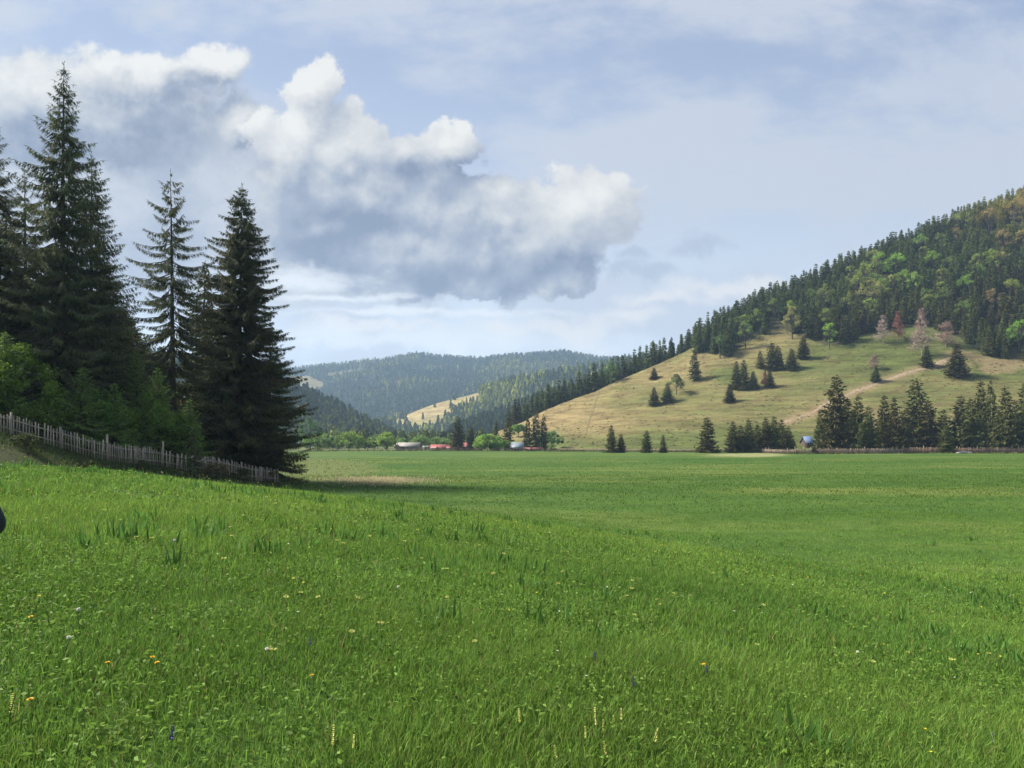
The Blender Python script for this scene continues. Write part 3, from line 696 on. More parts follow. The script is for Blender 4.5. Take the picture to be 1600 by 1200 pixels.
while len(XB) < 34:
    px = random.uniform(1120, 1610); lo = float(np.interp(px, BND[:,0], BND[:,1]))-8; hi = float(np.interp(px, [1120, 1200, 1300, 1400, 1500, 1600], [530, 475, 425, 385, 345, 305])); py = random.uniform(hi+18, lo)
    q = at(px, py, 250, h_hill)
    if all(math.hypot(q[0]-b[0], q[1]-b[1]) > 7 for b in XB) and random.random() < .45+.55*(px > 1230):
        XB.append(q); o = link('broadleaf_tree', BM[random.choice([0, 0, 1, 2, 2] if px < 1490 or py > 400 else [1, 3, 3, 2])]); o.location = q; o.rotation_euler = (0, 0, random.uniform(0, 6.28)); sc_ = random.uniform(.75, 1.25); o.scale = (sc_*random.uniform(.8, 1.1), sc_, sc_*1.1)  # upper right copies take golden leaf colours that paint in the warm light
        tag(o, 'pale leafy tree mixed in among the dark spruces of the hill wood', 'tree', 'pale trees mixed into the hill wood')
def dead_tree(seed, px, base, top, hw, col, label, dense=1.0):
    rg = np.random.default_rng(seed); l = at(px, base, 250, h_hill); H = (base-top)/F*l[1]; Rr = hw/F*l[1]
    t = empty('dead_tree', tuple(l)); tag(t, label, 'tree', 'bare trees at the edge of the wood')
    tr = MB(); H *= 1.1; Rr *= 1.25; tr.tube([(0, 0, -.5), (.1, 0, H*.5), (0, .1, H)], [.28, .18, .03], 6, col); tr.build('trunk', M['dead'], t)
    tw = MB()
    for i in range(int(60*dense)):
        z = H*rg.uniform(.12, .97); a = rg.uniform(0, 6.28); L = Rr*1.15*(1-z/H)**(1.0 if hw != 14 else .45)*rg.uniform(.6, 1.1)+.3; e = rg.uniform(-.1, .5)
        d = np.array([math.cos(a)*math.cos(e), math.sin(a)*math.cos(e), math.sin(e)]); p = np.array([0, 0, z]); tw.tube([p, p+d*L*.6, p+d*L+[0, 0, .15*L]], [.09, .06, .03], 3, col)
        n = 22; s = rg.uniform(.2, 1, n); B = p+np.outer(s*L, d); D = d*.5+rg.normal(0, .6, (n, 3)); V, Qd = kites(B, D, rg.uniform(.6, 1.5, n)*.5*Rr/3, .16, rg)
        tw.add(V, Qd, col=np.array(col)*rg.uniform(.8, 1.2))
    tw.build('twigs', M['dead'], t); return t
dead_tree(301, 1380, 536, 497, 15, (1.1, 1.0, .95), 'pale bare tree left of the rust-coloured one', 1.2)
dead_tree(302, 1403, 532, 490, 10, (.85, .45, .36), 'rust-coloured dead spruce between two bare trees', 2.6)
dead_tree(303, 1440, 556, 488, 17, (1.15, .98, .93), 'largest pinkish grey dead spruce in front of the wood', 2.4)
dead_tree(304, 1478, 542, 507, 14, (.9, .72, .66), 'greyish bare round tree right of the largest dead spruce', 1.5)
dead_tree(305, 1366, 577, 556, 12, (.9, .75, .62), 'low bare bush above the little spruce by the track', 1.0)
dead_tree(306, 1195, 606, 582, 6, (.9, .45, .33), 'reddish dead sapling in the dark pasture clump', 1.6)

# ------------------------------------------------------------------ the wood on the right hill
fk = [dict(cb=.04, nwh=26, nb=8, step=.8, kl=1.9, kw=.95, kn=1, sparse=.06, skirt=.85, hang=.6, power=1.1, tipmin=.3), dict(cb=.08, nwh=25, nb=8, step=.8, kl=1.9, kw=.95, kn=1, sparse=.12, skirt=.7, hang=.65, power=1.0, tipmin=.3),
      dict(cb=.05, nwh=27, nb=8, step=.8, kl=1.8, kw=.95, kn=1, sparse=.08, skirt=.9, hang=.5, power=1.15, tipmin=.3)]
FM = []; FR = []
for k, kw in enumerate(fk):
    tr, lb, V, Qd, C = spruce_parts(400+k, 21, 3.7, limbs=False, **kw)
    tv = np.concatenate(tr.V); tq = np.concatenate(tr.Q)
    FR.append((V, Qd, C))
    me = np_mesh('spruce', np.concatenate([tv, V]), np.concatenate([tq, Qd+len(tv)]), None, np.concatenate([np.ones((len(tv), 3))*np.array([1.5, 1.1, 1.0]), C]))
    me.materials.append(M['spruce_hill']); FM.append(me)
gx, gy = np.meshgrid(np.arange(0, 560, 4.5), np.arange(300, 680, 4.5)); gx = gx.ravel()+rng.uniform(-2.4, 2.4, gx.size); gy = gy.ravel()+rng.uniform(-2.4, 2.4, gy.size)
z = h_hill(gx, gy); px, py = proj(gx, gy, z); yc = np.interp(gx, RH['X'], RH['Yc'])
ok = in_wood(gx, gy, z) & (px < 1690) & (gy < yc+42) & (z > FIELD)
thin = fbm(gx/30, gy/30, 91, 3)
ok &= (rng.uniform(size=len(gx)) < .92+thin*.4) | (px < 1200)
for a in hl[1:]:          # leave room for the leafy trees
    q = at(a[0], a[1], 250, h_hill); ok &= ~((np.hypot(gx-q[0], gy-q[1]) < 5) | ((gy < q[1]) & (gy > q[1]-15) & (np.abs(px-a[0]) < a[3]*.9)))
for q in XB: ok &= ~((np.hypot(gx-q[0], gy-q[1]) < 4) | ((gy < q[1]) & (gy > q[1]-11) & (np.abs(px-(800+F*q[0]/q[1])) < 9)))
for a in (1380, 536), (1403, 532), (1440, 556), (1478, 542):
    q = at(a[0], a[1], 250, h_hill); ok &= ~((np.hypot(gx-q[0], gy-q[1]) < 5))
idx = np.nonzero(ok)[0]; front = gy[idx] < yc[idx]+4
order = idx[np.lexsort((gy[idx], ~front))]
hs = rng.uniform(.52, .86, len(order))+.07*(px[order] < 1150)*np.where(rng.uniform(size=len(order)) < .06, 1.15, 1)
def wood_label(px, py, y, ycr):
    b = np.interp(px, BND[:,0], BND[:,1])
    if y > ycr-4 and px < 1150: return 'dark spruce along the grassy skyline left of the wood'
    if b-py < 14: return 'dark spruce on the lower edge of the hill wood by the pasture'
    if px > 1480 and py < 400: return 'spruce yellowish in warm light high in the hill wood towards the right edge'
    return 'dark spruce inside the dense hill wood on the right'
gn = 'spruces of the hill wood on the right'
rest = MB()
for k, i in enumerate(order):
    s = hs[k]; rz = rng.uniform(0, 6.28); w = (.42+.6*s)*rng.uniform(.8, 1.2); warm = sstep(1440, 1600, px[i])*sstep(430, 320, py[i])  # warm: low sunlight on the upper right, painted into the needle colour
    if k < 300:
        o = link('spruce_tree', FM[k % 3]); o.location = (gx[i], gy[i], z[i]-.4); o.scale = (w, w, s); o.rotation_euler = (0, 0, rz)
        tag(o, wood_label(px[i], py[i], gy[i], yc[i]), 'tree', gn)
    else:
        V, Qd, C = FR[k % 3]; c, s_ = math.cos(rz), math.sin(rz)
        Vr = np.stack([(V[:,0]*c-V[:,1]*s_)*w+gx[i], (V[:,0]*s_+V[:,1]*c)*w+gy[i], V[:,2]*s+z[i]-.4], 1)
        rest.add(Vr, Qd, col=C*rng.uniform(.65, 1.35)*(1+warm*rng.uniform(.4, 1.3)*np.array([1.5, .75, .2])))
print('WOOD', len(order))
tag(rest.build('forest', M['spruce_hill']), 'rest of the dark spruce wood over the crest of the right hill', 'forest', kind='stuff')

# ------------------------------------------------------------------ far woods
def far_tree(rg, lv, nb, Hh, Rr):
    B=[]; D=[]; L=[]
    for i in range(lv):
        t = i/lv; r = Rr*(1-t)**.8
        a = rg.uniform(0, 6.28)+np.arange(nb)*6.283/nb
        B.append(np.tile([0, 0, Hh*(.1+.9*t)+Hh*.2], (nb, 1))); D.append(np.c_[np.cos(a)*r, np.sin(a)*r, np.full(nb, -Hh*.22)]); L.append(np.full(nb, math.hypot(r, Hh*.22)))
    B = np.concatenate(B); D = np.concatenate(D); L = np.concatenate(L)
    return kites(B, D, L, L*.75, rg, 0)
def far_wood(name, xs, ys, fn, keep, label, sp, Hh, Rr, lv, nb, tint, seed):
    rg = np.random.default_rng(seed)
    gx, gy = np.meshgrid(np.arange(*xs, sp), np.arange(*ys, sp)); gx = gx.ravel(); gy = gy.ravel()
    gx = gx+rg.uniform(-.48, .48, gx.size)*sp; gy = gy+rg.uniform(-.48, .48, gy.size)*sp
    z = fn(gx, gy); px, py = proj(gx, gy, z); k = keep(gx, gy, z, px, py); gx, gy, z, px, py = gx[k], gy[k], z[k], px[k], py[k]
    n = len(gx); var = [far_tree(rg, lv, nb, Hh, Rr) for _ in range(8)]; nv = len(var[0][0])
    V8 = np.stack([v[0] for v in var]); vi = rg.integers(0, 8, n); s = rg.uniform(.65, 1.25, n)
    V = V8[vi]*s[:, None, None]+np.stack([gx, gy, z-.5], 1)[:, None]
    Q1 = var[0][1]; Qd = (Q1[None]+nv*np.arange(n)[:, None, None]).reshape(-1, 4)
    C = tint(gx, gy, px, py, rg)
    C = np.repeat(C, nv, 0)
    print(name, n)
    tag(link(name, np_mesh(name, V.reshape(-1, 3), Qd, None, C), M['wood_far']), label, 'forest', kind='stuff')
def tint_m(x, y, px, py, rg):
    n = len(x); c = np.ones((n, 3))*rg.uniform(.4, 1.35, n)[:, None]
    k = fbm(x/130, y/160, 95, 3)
    lf = (rg.uniform(size=n) < np.clip(.24+k*2.4+.7*sstep(0, .5, 1-np.hypot((px-800)/110, (py-600)/34))+.5*sstep(0, .5, 1-np.hypot((px-640)/70, (py-605)/12)), 0, .85))  # the two spots paint sunlit slope as extra yellow-green trees
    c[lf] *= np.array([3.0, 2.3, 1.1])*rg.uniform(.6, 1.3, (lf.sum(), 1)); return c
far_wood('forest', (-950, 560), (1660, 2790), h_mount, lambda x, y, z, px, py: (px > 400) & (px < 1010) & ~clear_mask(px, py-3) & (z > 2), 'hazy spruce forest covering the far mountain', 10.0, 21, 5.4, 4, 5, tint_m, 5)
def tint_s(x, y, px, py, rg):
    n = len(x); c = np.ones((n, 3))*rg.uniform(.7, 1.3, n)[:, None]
    lf = rg.uniform(size=n) < np.clip(.15+fbm(x/60, y/60, 97, 3)*1.5+.4*sstep(900, 760, px)*sstep(690, 730, px), 0, .8)  # more yellow-green in mid-slope, sunlight put into the tree colour
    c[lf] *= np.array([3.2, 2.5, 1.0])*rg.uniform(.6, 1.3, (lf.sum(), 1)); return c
def keep_s(x, y, z, px, py):
    k = 14*fbm(x/25, y/25, 81, 3); ins = inpoly(px+k, py+k*.4, MEAD)
    return (z > 0) & (px > 520) & (px < 1010) & (~ins | (vnoise(x*3, y*3, 9) > .89))
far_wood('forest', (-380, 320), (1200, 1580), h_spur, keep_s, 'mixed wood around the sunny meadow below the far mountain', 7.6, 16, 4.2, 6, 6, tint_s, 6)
tint_d = lambda x, y, px, py, rg: np.ones((len(x), 3))*rg.uniform(.55, 1.1, len(x))[:, None]
far_wood('forest', (-120, 240), (830, 1060), h_dark, lambda x, y, z, px, py: (z > -2) & (px < 1010), 'dark spruce forest on the ridge behind the right hill', 6.0, 19, 3.8, 8, 6, tint_d, 7)
def tint_l(x, y, px, py, rg):
    n = len(x); c = np.ones((n, 3))*rg.uniform(.55, 1.1, n)[:, None]; lf = (rg.uniform(size=n) < .55*sstep(640, 675, py)); c[lf] *= np.array([2.2, 1.8, 1.0]); return c
far_wood('forest', (-620, -130), (705, 960), h_left, lambda x, y, z, px, py: (z > -4) & (px > 170), 'dark wood on the left valley side beyond the big spruces', 6.5, 17, 3.6, 8, 6, tint_l, 8)
# tussocks over the open pasture
n = 9000; rg = np.random.default_rng(55); Yt = rg.uniform(285, 480, n); Xt = px2x(rg.uniform(830, 1620, n), Yt); Zt = h_hill(Xt, Yt); kk = fbm(Xt/12, Yt/12, 57, 3)
okt = (Zt > FIELD) & ~in_wood(Xt, Yt, Zt) & (rg.uniform(size=n) < .35+kk*1.8) & (Yt < np.interp(Xt, RH['X'], RH['Yc'])+3); Xt, Yt, Zt = Xt[okt], Yt[okt], Zt[okt]; n = len(Xt); q = 7
B = np.repeat(np.stack([Xt, Yt, Zt-.05], 1), q, 0)+rg.normal(0, .35, (n*q, 3))*[1, 1, 0]; sz = np.repeat(rg.uniform(.3, .9, n), q); V, Qd = kites(B, np.c_[rg.normal(0, .7, (n*q, 2)), np.ones(n*q)], sz*rg.uniform(.6, 1.2, n*q), sz*.5, rg, .2)
pal = np.array([[.17, .14, .07], [.09, .10, .035], [.07, .085, .03], [.13, .10, .06]]); C = np.repeat(pal[rg.integers(0, 4, n)]*rg.uniform(.7, 1.2, (n, 1)), q*4, 0)
tm = MB(); tm.add(V, Qd, None, C); tag(tm.build('tussocks', M['leaf']), 'dry grass tussocks and low scrub over the open pasture slope', 'grass', kind='stuff')
# tall weeds along the far fences
n = 3000; rg = np.random.default_rng(58); pw = rg.uniform(470, 1640, n); Yw = np.interp(pw, [430, 620, 790, 870, 1060, 1140, 1185, 1240, 1310, 1410, 1500, 1680], [300, 319, 312, 305, 286, 281, 268, 243, 240, 250, 254, 256])-1.2-np.abs(rg.normal(0, 2.2, n)); Xw = px2x(pw, Yw); kk = fbm(Xw/8, Yw/8, 59, 3)
okw = rg.uniform(size=n) < .4+kk*2.2; Xw, Yw, kk = Xw[okw], Yw[okw], kk[okw]; n = len(Xw); q = 8
B = np.repeat(np.stack([Xw, Yw, height(Xw, Yw)-.05], 1), q, 0)+rg.normal(0, .4, (n*q, 3))*[1, 1, 0]; sz = np.repeat(rg.uniform(.3, .9, n)*(1+2*np.clip(kk, 0, .4)), q); V, Qd = kites(B, np.c_[rg.normal(0, .5, (n*q, 2)), np.ones(n*q)], sz*rg.uniform(.6, 1.2, n*q), sz*.4, rg, .2)
pal = np.array([[.16, .14, .07], [.08, .11, .03], [.06, .09, .025], [.12, .12, .05]]); C = np.repeat(pal[rg.integers(0, 4, n)]*rg.uniform(.7, 1.2, (n, 1)), q*4, 0)
tm = MB(); tm.add(V, Qd, None, C); tag(tm.build('weeds', M['leaf']), 'tall weeds and uncut grass along the far fences of the field', 'weeds', kind='stuff')
# trees and hedges over the valley floor behind the farm
def keep_v(x, y, z, px, py):
    return (px > 440) & (px < 800) & (vnoise(x/28, y/28, 12) > .42) & (height(x, y) < z+1.5)
def tint_v(x, y, px, py, rg):
    n = len(x); c = np.ones((n, 3))*rg.uniform(.6, 1.2, n)[:, None]; lf = (rg.uniform(size=n) < .6); c[lf] *= np.array([2.2, 1.9, .9])*rg.uniform(.7, 1.3, (lf.sum(), 1)); return c
far_wood('forest', (-330, 0), (440, 1190), h_ground, keep_v, 'mixed trees over the valley floor behind the farm', 9, 11, 4.0, 7, 6, tint_v, 9)

# ------------------------------------------------------------------ farm buildings
M['wall_pale'] = solid_mat('pale_boards', (.20, .17, .145), (.30, .26, .22), 3, .85, .2, (1, 1, .2))
M['wall_wood'] = solid_mat('brown_boards', (.11, .07, .05), (.23, .14, .095), 3, .85, .3, (4, 4, .3))
M['wall_white'] = solid_mat('whitewash', (.36, .34, .32), (.5, .48, .46), 2, .9, .1)
M['wall_dark'] = solid_mat('dark_boards', (.05, .034, .026), (.10, .07, .052), 3, .85, .3, (4, 4, .3))
M['roof_pale'] = solid_mat('pale_sheet_roof', (.17, .155, .14), (.28, .26, .235), .8, .6, .1)
M['roof_red'] = solid_mat('red_sheet_roof', (.15, .035, .033), (.25, .07, .065), .8, .6, .1)
M['roof_blue'] = solid_mat('pale_blue_sheet_roof', (.11, .14, .165), (.18, .22, .25), .8, .45, .1)
M['roof_slate'] = solid_mat('blue_grey_sheet_roof', (.07, .11, .20), (.12, .17, .28), .8, .45, .1)
M['glass'] = solid_mat('dark_window', (.02, .025, .03), (.04, .05, .06), 2, .15, 0, spec=.5)
M['door'] = solid_mat('dark_door', (.06, .04, .03), (.12, .08, .05), 4, .8, .2)
def house(name, px, Y, w, d, h, rh, wall, roof, label, rz=0, wins=2, chimney=False, over=.45, z=None):
    l = on(px, Y) if z is None else (float(px2x(px, Y)), Y, z)
    t = empty(name, l, rz); tag(t, label, 'building', None)
    h *= .95; rh *= .85; b = MB(); x, y = w/2, d/2
    v = [[-x,-y,-.6],[x,-y,-.6],[x,y,-.6],[-x,y,-.6],[-x,-y,h],[x,-y,h],[x,y,h],[-x,y,h],[-x,0,h+rh],[x,0,h+rh]]
    b.add(v, [[0,1,5,4],[2,3,7,6],[1,2,6,5],[3,0,4,7]], [[5,6,9],[7,4,8]]); b.build('wall', wall, t)
    r = MB(); sl = rh/y; th = .14
    for sg in (-1, 1):
        xo = x+over; yo = y+over; ze = h-over*sl
        vv = [[-xo,sg*yo,ze+.05],[xo,sg*yo,ze+.05],[xo,0,h+rh+.05],[-xo,0,h+rh+.05]]; vv += [[a, b_, c+th] for a, b_, c in vv]
        qq = np.array([[0,1,2,3],[4,7,6,5],[0,4,5,1],[1,5,6,2],[2,6,7,3],[3,7,4,0]]); r.add(vv, qq if sg < 0 else qq[:, ::-1])
    ro = r.build('roof', roof, t)
    if chimney:
        c = MB(); c.box((w*.2, .5, h+rh+.3), (.6, .6, 1.4)); c.build('chimney', M['wall_white'], ro)
    dw = MB(); dw.box((-w*.15, -y-.03, .95), (1.0, .08, 1.9)); dw.build('door', M['door'], t)
    for k in range(wins):
        wx = w*(-.36+.72*(k+.5)/wins) + .35
        f = MB()
        for (cx, cz, sx, sz) in ((wx-.5, h*.58, .09, 1.0), (wx+.5, h*.58, .09, 1.0), (wx, h*.58+.5, 1.09, .09), (wx, h*.58-.5, 1.09, .09)): f.box((cx, -y-.05, cz), (sx, .1, sz))
        wo = f.build('window', M['wall_white'], t); g = MB(); g.box((wx, -y-.02, h*.58), (.92, .03, .92)); g.build('pane', M['glass'], wo)
    return t
house('barn', 637, 338, 11.5, 7, 2.0, 2.0, M['wall_pale'], M['roof_pale'], 'long pale-roofed barn at the left of the farm', 0, 3)
house('barn', 688, 336, 8.2, 6, 1.3, 1.7, M['wall_wood'], M['roof_red'], 'long low barn with a bright red roof', 0, 0)
house('shed', 709, 333, 6.2, 3.5, 1.3, .7, M['wall_white'], M['roof_red'], 'low white shed joined to the right of the red-roofed barn', 0, 1)
house('cottage', 731, 338, 5.4, 6, 1.9, 2.0, M['wall_wood'], M['roof_red'], 'small brown cottage with a dark red roof under the spruces', 0, 1, True)
house('hut', 808, 318, 5.2, 4.6, 1.9, 2.3, M['wall_wood'], M['roof_blue'], 'brown wooden hut with a pale bluish roof', 0, 1)
house('shed', 833, 322, 7, 3, 1.0, .5, M['wall_wood'], M['roof_red'], 'long low reddish shed right of the pale-roofed hut', 0, 0)
qh = at(1261, 697, 200, h_hill)
house('hut', 1261, qh[1], 3.7, 4.0, 2.0, 2.8, M['wall_dark'], M['roof_slate'], 'little hut with a blue-grey roof beside the tall clump', .25, 1, z=qh[2]-.2)
house('shed', 667, 345, 3.0, 3.5, 1.6, .8, M['wall_white'], M['roof_pale'], 'tiny white shed between the pale and the red roofs', 0, 0)

# ------------------------------------------------------------------ fences along the far side of the field
def far_fence(name, pts, label, kind, hgt=1.25, sp=2.4, tint=(1, 1, 1)):
    P = np.array(pts, float)
    L = np.r_[0, np.cumsum(np.linalg.norm(np.diff(P, axis=0), axis=1))]
    s = np.arange(0, L[-1], sp); n = min(len(s), 100); s = np.linspace(0, L[-1], n); X = np.interp(s, L, P[:,0]); Y = np.interp(s, L, P[:,1]); Z = height(X, Y)
    t = empty(name, (X[0], Y[0], Z[0])); tag(t, label, 'fence', 'fences along the far side of the field'); o0 = np.array([X[0], Y[0], Z[0]])
    pm = MB(); pm.box((0, 0, hgt*.55-.2), (.16, .16, hgt*1.1+.4)); pme = pm.mesh('post'); pme.materials.append(M['fence_far'])
    for i in range(n):
        o = link('post', pme, None, t); o.location = np.array([X[i], Y[i], Z[i]])-o0; o.scale = (1, 1, random.uniform(.85, 1.25)); o.rotation_euler = (random.gauss(0, .05), random.gauss(0, .05), 0)
    rl = MB()
    for i in range(n-1):
        a = np.array([X[i], Y[i], Z[i]])-o0; b = np.array([X[i+1], Y[i+1], Z[i+1]])-o0
        if kind == 'rails':
            for q in (.45, .85, 1.2):
                if random.random() < .88: rl.tube([a+[0, -.1, q*hgt/1.25], b+[0, -.1, q*hgt/1.25+random.gauss(0, .06)]], .075, 4, np.array(tint)*random.uniform(.7, 1.3))
        else:
            m = max(2, int(np.linalg.norm(b-a)/.24))
            for k in range(m):
                p = a+(b-a)*(k+.5)/m; hh = hgt*random.uniform(.8, 1.1); rl.box(p+[0, -.12, hh/2-.05], (.17, .04, hh), 0, np.array(tint)*random.uniform(.65, 1.25), (random.gauss(0, .05), 0))
    rl.build('rails' if kind == 'rails' else 'pickets', M['fence_far'], t)
xy = lambda px, Y: (float(px2x(px, Y)), Y)
far_fence('rail_fence', [xy(430, 300), xy(520, 312), xy(620, 318)], 'brown rail fence left of the farm below the willows', 'rails', 1.3, 3.2, (.6, .55, .5))
far_fence('rail_fence', [xy(622, 322), xy(700, 322), xy(790, 312), xy(870, 306)], 'grey rail fence in front of the farm buildings', 'rails', 1.3, 3.2, (.8, .72, .66))
far_fence('picket_fence', [xy(872, 304), xy(960, 292), xy(1060, 286), xy(1140, 282)], 'pale board fence at the foot of the open pasture', 'pickets', 1.3, 3.0, (1.2, 1.08, .95))
far_fence('picket_fence', [xy(1142, 280), xy(1185, 268), xy(1215, 250), xy(1240, 243)], 'curving grey fence below the even row of young spruces', 'pickets', 1.5, 3.0, (1.0, .9, .82))
far_fence('picket_fence', [xy(1242, 242), xy(1310, 240), xy(1365, 243), xy(1410, 250)], 'grey picket fence in front of the tallest clump', 'pickets', 1.8, 2.6, (.95, .85, .78))
far_fence('picket_fence', [xy(1412, 251), xy(1500, 254), xy(1600, 256), xy(1680, 256)], 'reddish brown picket fence running out at the right edge', 'pickets', 2.1, 2.6, (1.0, .78, .68))
# white stones by the right fence
rg = np.random.default_rng(77)
for k, (px_, Y, r_, lab) in enumerate([(1505, 250, 1.1, 'largest white boulder of the heap by the right fence'), (1514, 249, .8, 'white boulder at the right of the heap by the fence'), (1497, 249, .6, 'small white boulder at the left of the heap by the fence')]):
    th, ph = np.meshgrid(np.linspace(0, np.pi, 9), np.linspace(0, 2*np.pi, 13)[:-1]); D = np.stack([np.sin(th)*np.cos(ph), np.sin(th)*np.sin(ph), np.cos(th)], -1)
    rr = 1+.5*fbm(D[..., 0]*1.7+5*k+9, D[..., 1]*1.7+D[..., 2]*2+9, 5+k, 3); Vv = (D*rr[..., None]*r_*np.array([1.4, 1, .6])).reshape(-1, 3)
    i, j = np.meshgrid(np.arange(12), np.arange(8), indexing='ij'); Qq = np.stack([i*9+j, i*9+j+1, ((i+1) % 12)*9+j+1, ((i+1) % 12)*9+j], -1).reshape(-1, 4)
    o = link('boulder', np_mesh('boulder', Vv, Qq, None, None, True), M['rock']); x, y, zz_ = on(px_, Y); o.location = (x, y, zz_+r_*.25); tag(o, lab, 'rock', 'white boulders by the right fence')

# ------------------------------------------------------------------ grass
def patch_noise(x, y):
    return fbm(x/1.1, y/1.1, 201, 3), fbm(x/4.5, y/4.5, 205, 3)
def blades(n, y1, y2, hmul, wid, segs, rg, umax=.86, strip=0):
    Y = np.sqrt(rg.uniform(y1*y1, y2*y2, n)); u = rg.uniform(-umax, umax, n); X = u*Y
    if strip: Y = rg.uniform(y1, y2, n); X = np.sign(u)*(umax*Y+rg.uniform(0, strip, n))
    x0 = fence_x(Y)
    k1, k2 = patch_noise(X, Y)
    ok = (h_ground(X, Y, True) < -.35-.5*k2) & (rg.uniform(size=n) < .80+k1*1.3)
    X, Y, k1, k2 = X[ok], Y[ok], k1[ok], k2[ok]; n = len(X)
    Z = h_ground(X, Y)-.01
    Hh = (.085+.07*rg.uniform(size=n)**1.6+.10*np.clip(k1+k2*.7, -.25, .5))*hmul; Hh = np.maximum(Hh, .04)*np.where(rg.uniform(size=n) < .03, 1.7, 1)
    W = wid*rg.uniform(.6, 1.4, n)
    a = rg.uniform(0, 6.283, n); S = np.stack([np.cos(a), np.sin(a), 0*a], 1)
    b = rg.uniform(0, 6.283, n); ln = Hh*rg.uniform(.03, .6, n); Bd = np.stack([np.cos(b)*ln, np.sin(b)*ln, 0*b], 1)+np.stack([Hh*.05, 0*b, 0*b], 1)
    base = np.stack([X, Y, Z], 1); rows = []
    for q in range(segs):
        t = q/segs; w = W*(1-.55*t**1.5)
        c = base+Bd*(t*t)+np.stack([0*Hh, 0*Hh, Hh*t*(1-.12*t)], 1); rows += [c-S*w[:, None]/2, c+S*w[:, None]/2]
    rows.append(base+Bd+np.stack([0*Hh, 0*Hh, Hh*.88], 1))
    V = np.stack(rows, 1); m = 2*segs+1; off = np.arange(n)[:, None]*m
    Qd = np.concatenate([off+np.array([[2*q, 2*q+1, 2*q+3, 2*q+2]]) for q in range(segs-1)]) if segs > 1 else None
    T = off+np.array([[2*segs-2, 2*segs-1, 2*segs]])
    # two greens mixed by patches, a few straw blades
    g1 = np.array([.080, .178, .025]); g2 = np.array([.188, .292, .045]); g3 = np.array([.112, .212, .052]); dry = np.array([.20, .17, .07])
    f = np.clip(.45+k2*1.3+rg.normal(0, .22, n), 0, 1)[:, None]; C = g1*(1-f)+g2*f
    f3 = np.clip(rg.normal(.2, .3, n), 0, 1)[:, None]; C = C*(1-f3)+g3*f3
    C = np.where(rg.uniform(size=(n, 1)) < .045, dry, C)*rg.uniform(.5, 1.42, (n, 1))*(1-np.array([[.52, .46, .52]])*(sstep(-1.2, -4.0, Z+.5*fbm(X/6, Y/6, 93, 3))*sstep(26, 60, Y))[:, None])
    return V.reshape(-1, 3), Qd, T, np.repeat(C, m, 0)
gb = MB(); rg = np.random.default_rng(31)
DENS = 1.0
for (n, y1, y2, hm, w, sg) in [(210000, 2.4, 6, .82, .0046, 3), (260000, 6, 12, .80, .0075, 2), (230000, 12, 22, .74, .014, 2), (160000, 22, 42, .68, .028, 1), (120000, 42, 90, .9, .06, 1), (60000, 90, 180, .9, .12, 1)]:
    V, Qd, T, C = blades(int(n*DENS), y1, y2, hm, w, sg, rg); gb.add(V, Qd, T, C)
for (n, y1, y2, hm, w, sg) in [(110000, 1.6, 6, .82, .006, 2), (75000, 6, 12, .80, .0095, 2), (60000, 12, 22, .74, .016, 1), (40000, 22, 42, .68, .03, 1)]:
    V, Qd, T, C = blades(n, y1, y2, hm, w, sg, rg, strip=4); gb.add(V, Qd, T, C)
# low leaves (clover, plantain, buttercup leaves) between the blades
def herbs(n, y1, y2, size, rg):
    Y = np.sqrt(rg.uniform(y1*y1, y2*y2, n)); X = rg.uniform(-.86, .86, n)*Y; k1, k2 = patch_noise(X+31, Y)
    ok = (rg.uniform(size=n) < .35+k1*2.0) & (X > -20); X, Y = X[ok], Y[ok]; n = len(X)
    B = np.stack([X, Y, h_ground(X, Y)+rg.uniform(.01, .09, n)], 1); D = rg.normal(size=(n, 3)); D[:, 2] = np.abs(D[:, 2])*.5+.05
    V, Qd = kites(B, D, size*rg.uniform(.5, 1.5, n), size*rg.uniform(.3, .6, n), rg, .2)
    C = np.array([.11, .19, .03])*rg.uniform(.5, 1.5, (n, 1)); return V, Qd, np.repeat(C, 4, 0)
for (n, y1, y2, s) in [(60000, 2.4, 7, .034), (40000, 7, 16, .05)]:
    V, Qd, C = herbs(n, y1, y2, s, rg); gb.add(V, Qd, None, C)
tag(gb.build('grass', M['grass']), 'short green meadow grass covering the whole slope and field', 'grass', kind='stuff')
# clumps of taller broad dark leaves
cb_ = MB()
for (n, y1, y2) in [(70, 3.2, 9), (330, 9, 20), (90, 20, 30)]:
    Y = np.sqrt(rg.uniform(y1*y1, y2*y2, n)); X = rg.uniform(-.84, .84, n)*Y
    ok = (fbm(X/3, Y/3, 301, 2) > -.03) & (X > -19); X, Y = X[ok], Y[ok]
    for x, y in zip(X, Y):
        m = rg.integers(6, 16); bx = x+rg.normal(0, .09, m); by = y+rg.normal(0, .09, m); hh = rg.uniform(.15, .29, m)
        B = np.stack([bx, by, h_ground(bx, by)-.01], 1); D = np.c_[rg.normal(0, .28, (m, 2)), np.ones(m)]
        V, Qd = kites(B, D, hh, .028*max(1, y/20), rg, -.02); C = np.array([.075, .165, .034])*rg.uniform(.7, 1.3, (m, 1)); cb_.add(V, Qd, None, np.repeat(C, 4, 0))
tag(cb_.build('leaf_clumps', M['grass']), 'upright clumps of broad dark green leaves among the grass', 'plants', kind='stuff')
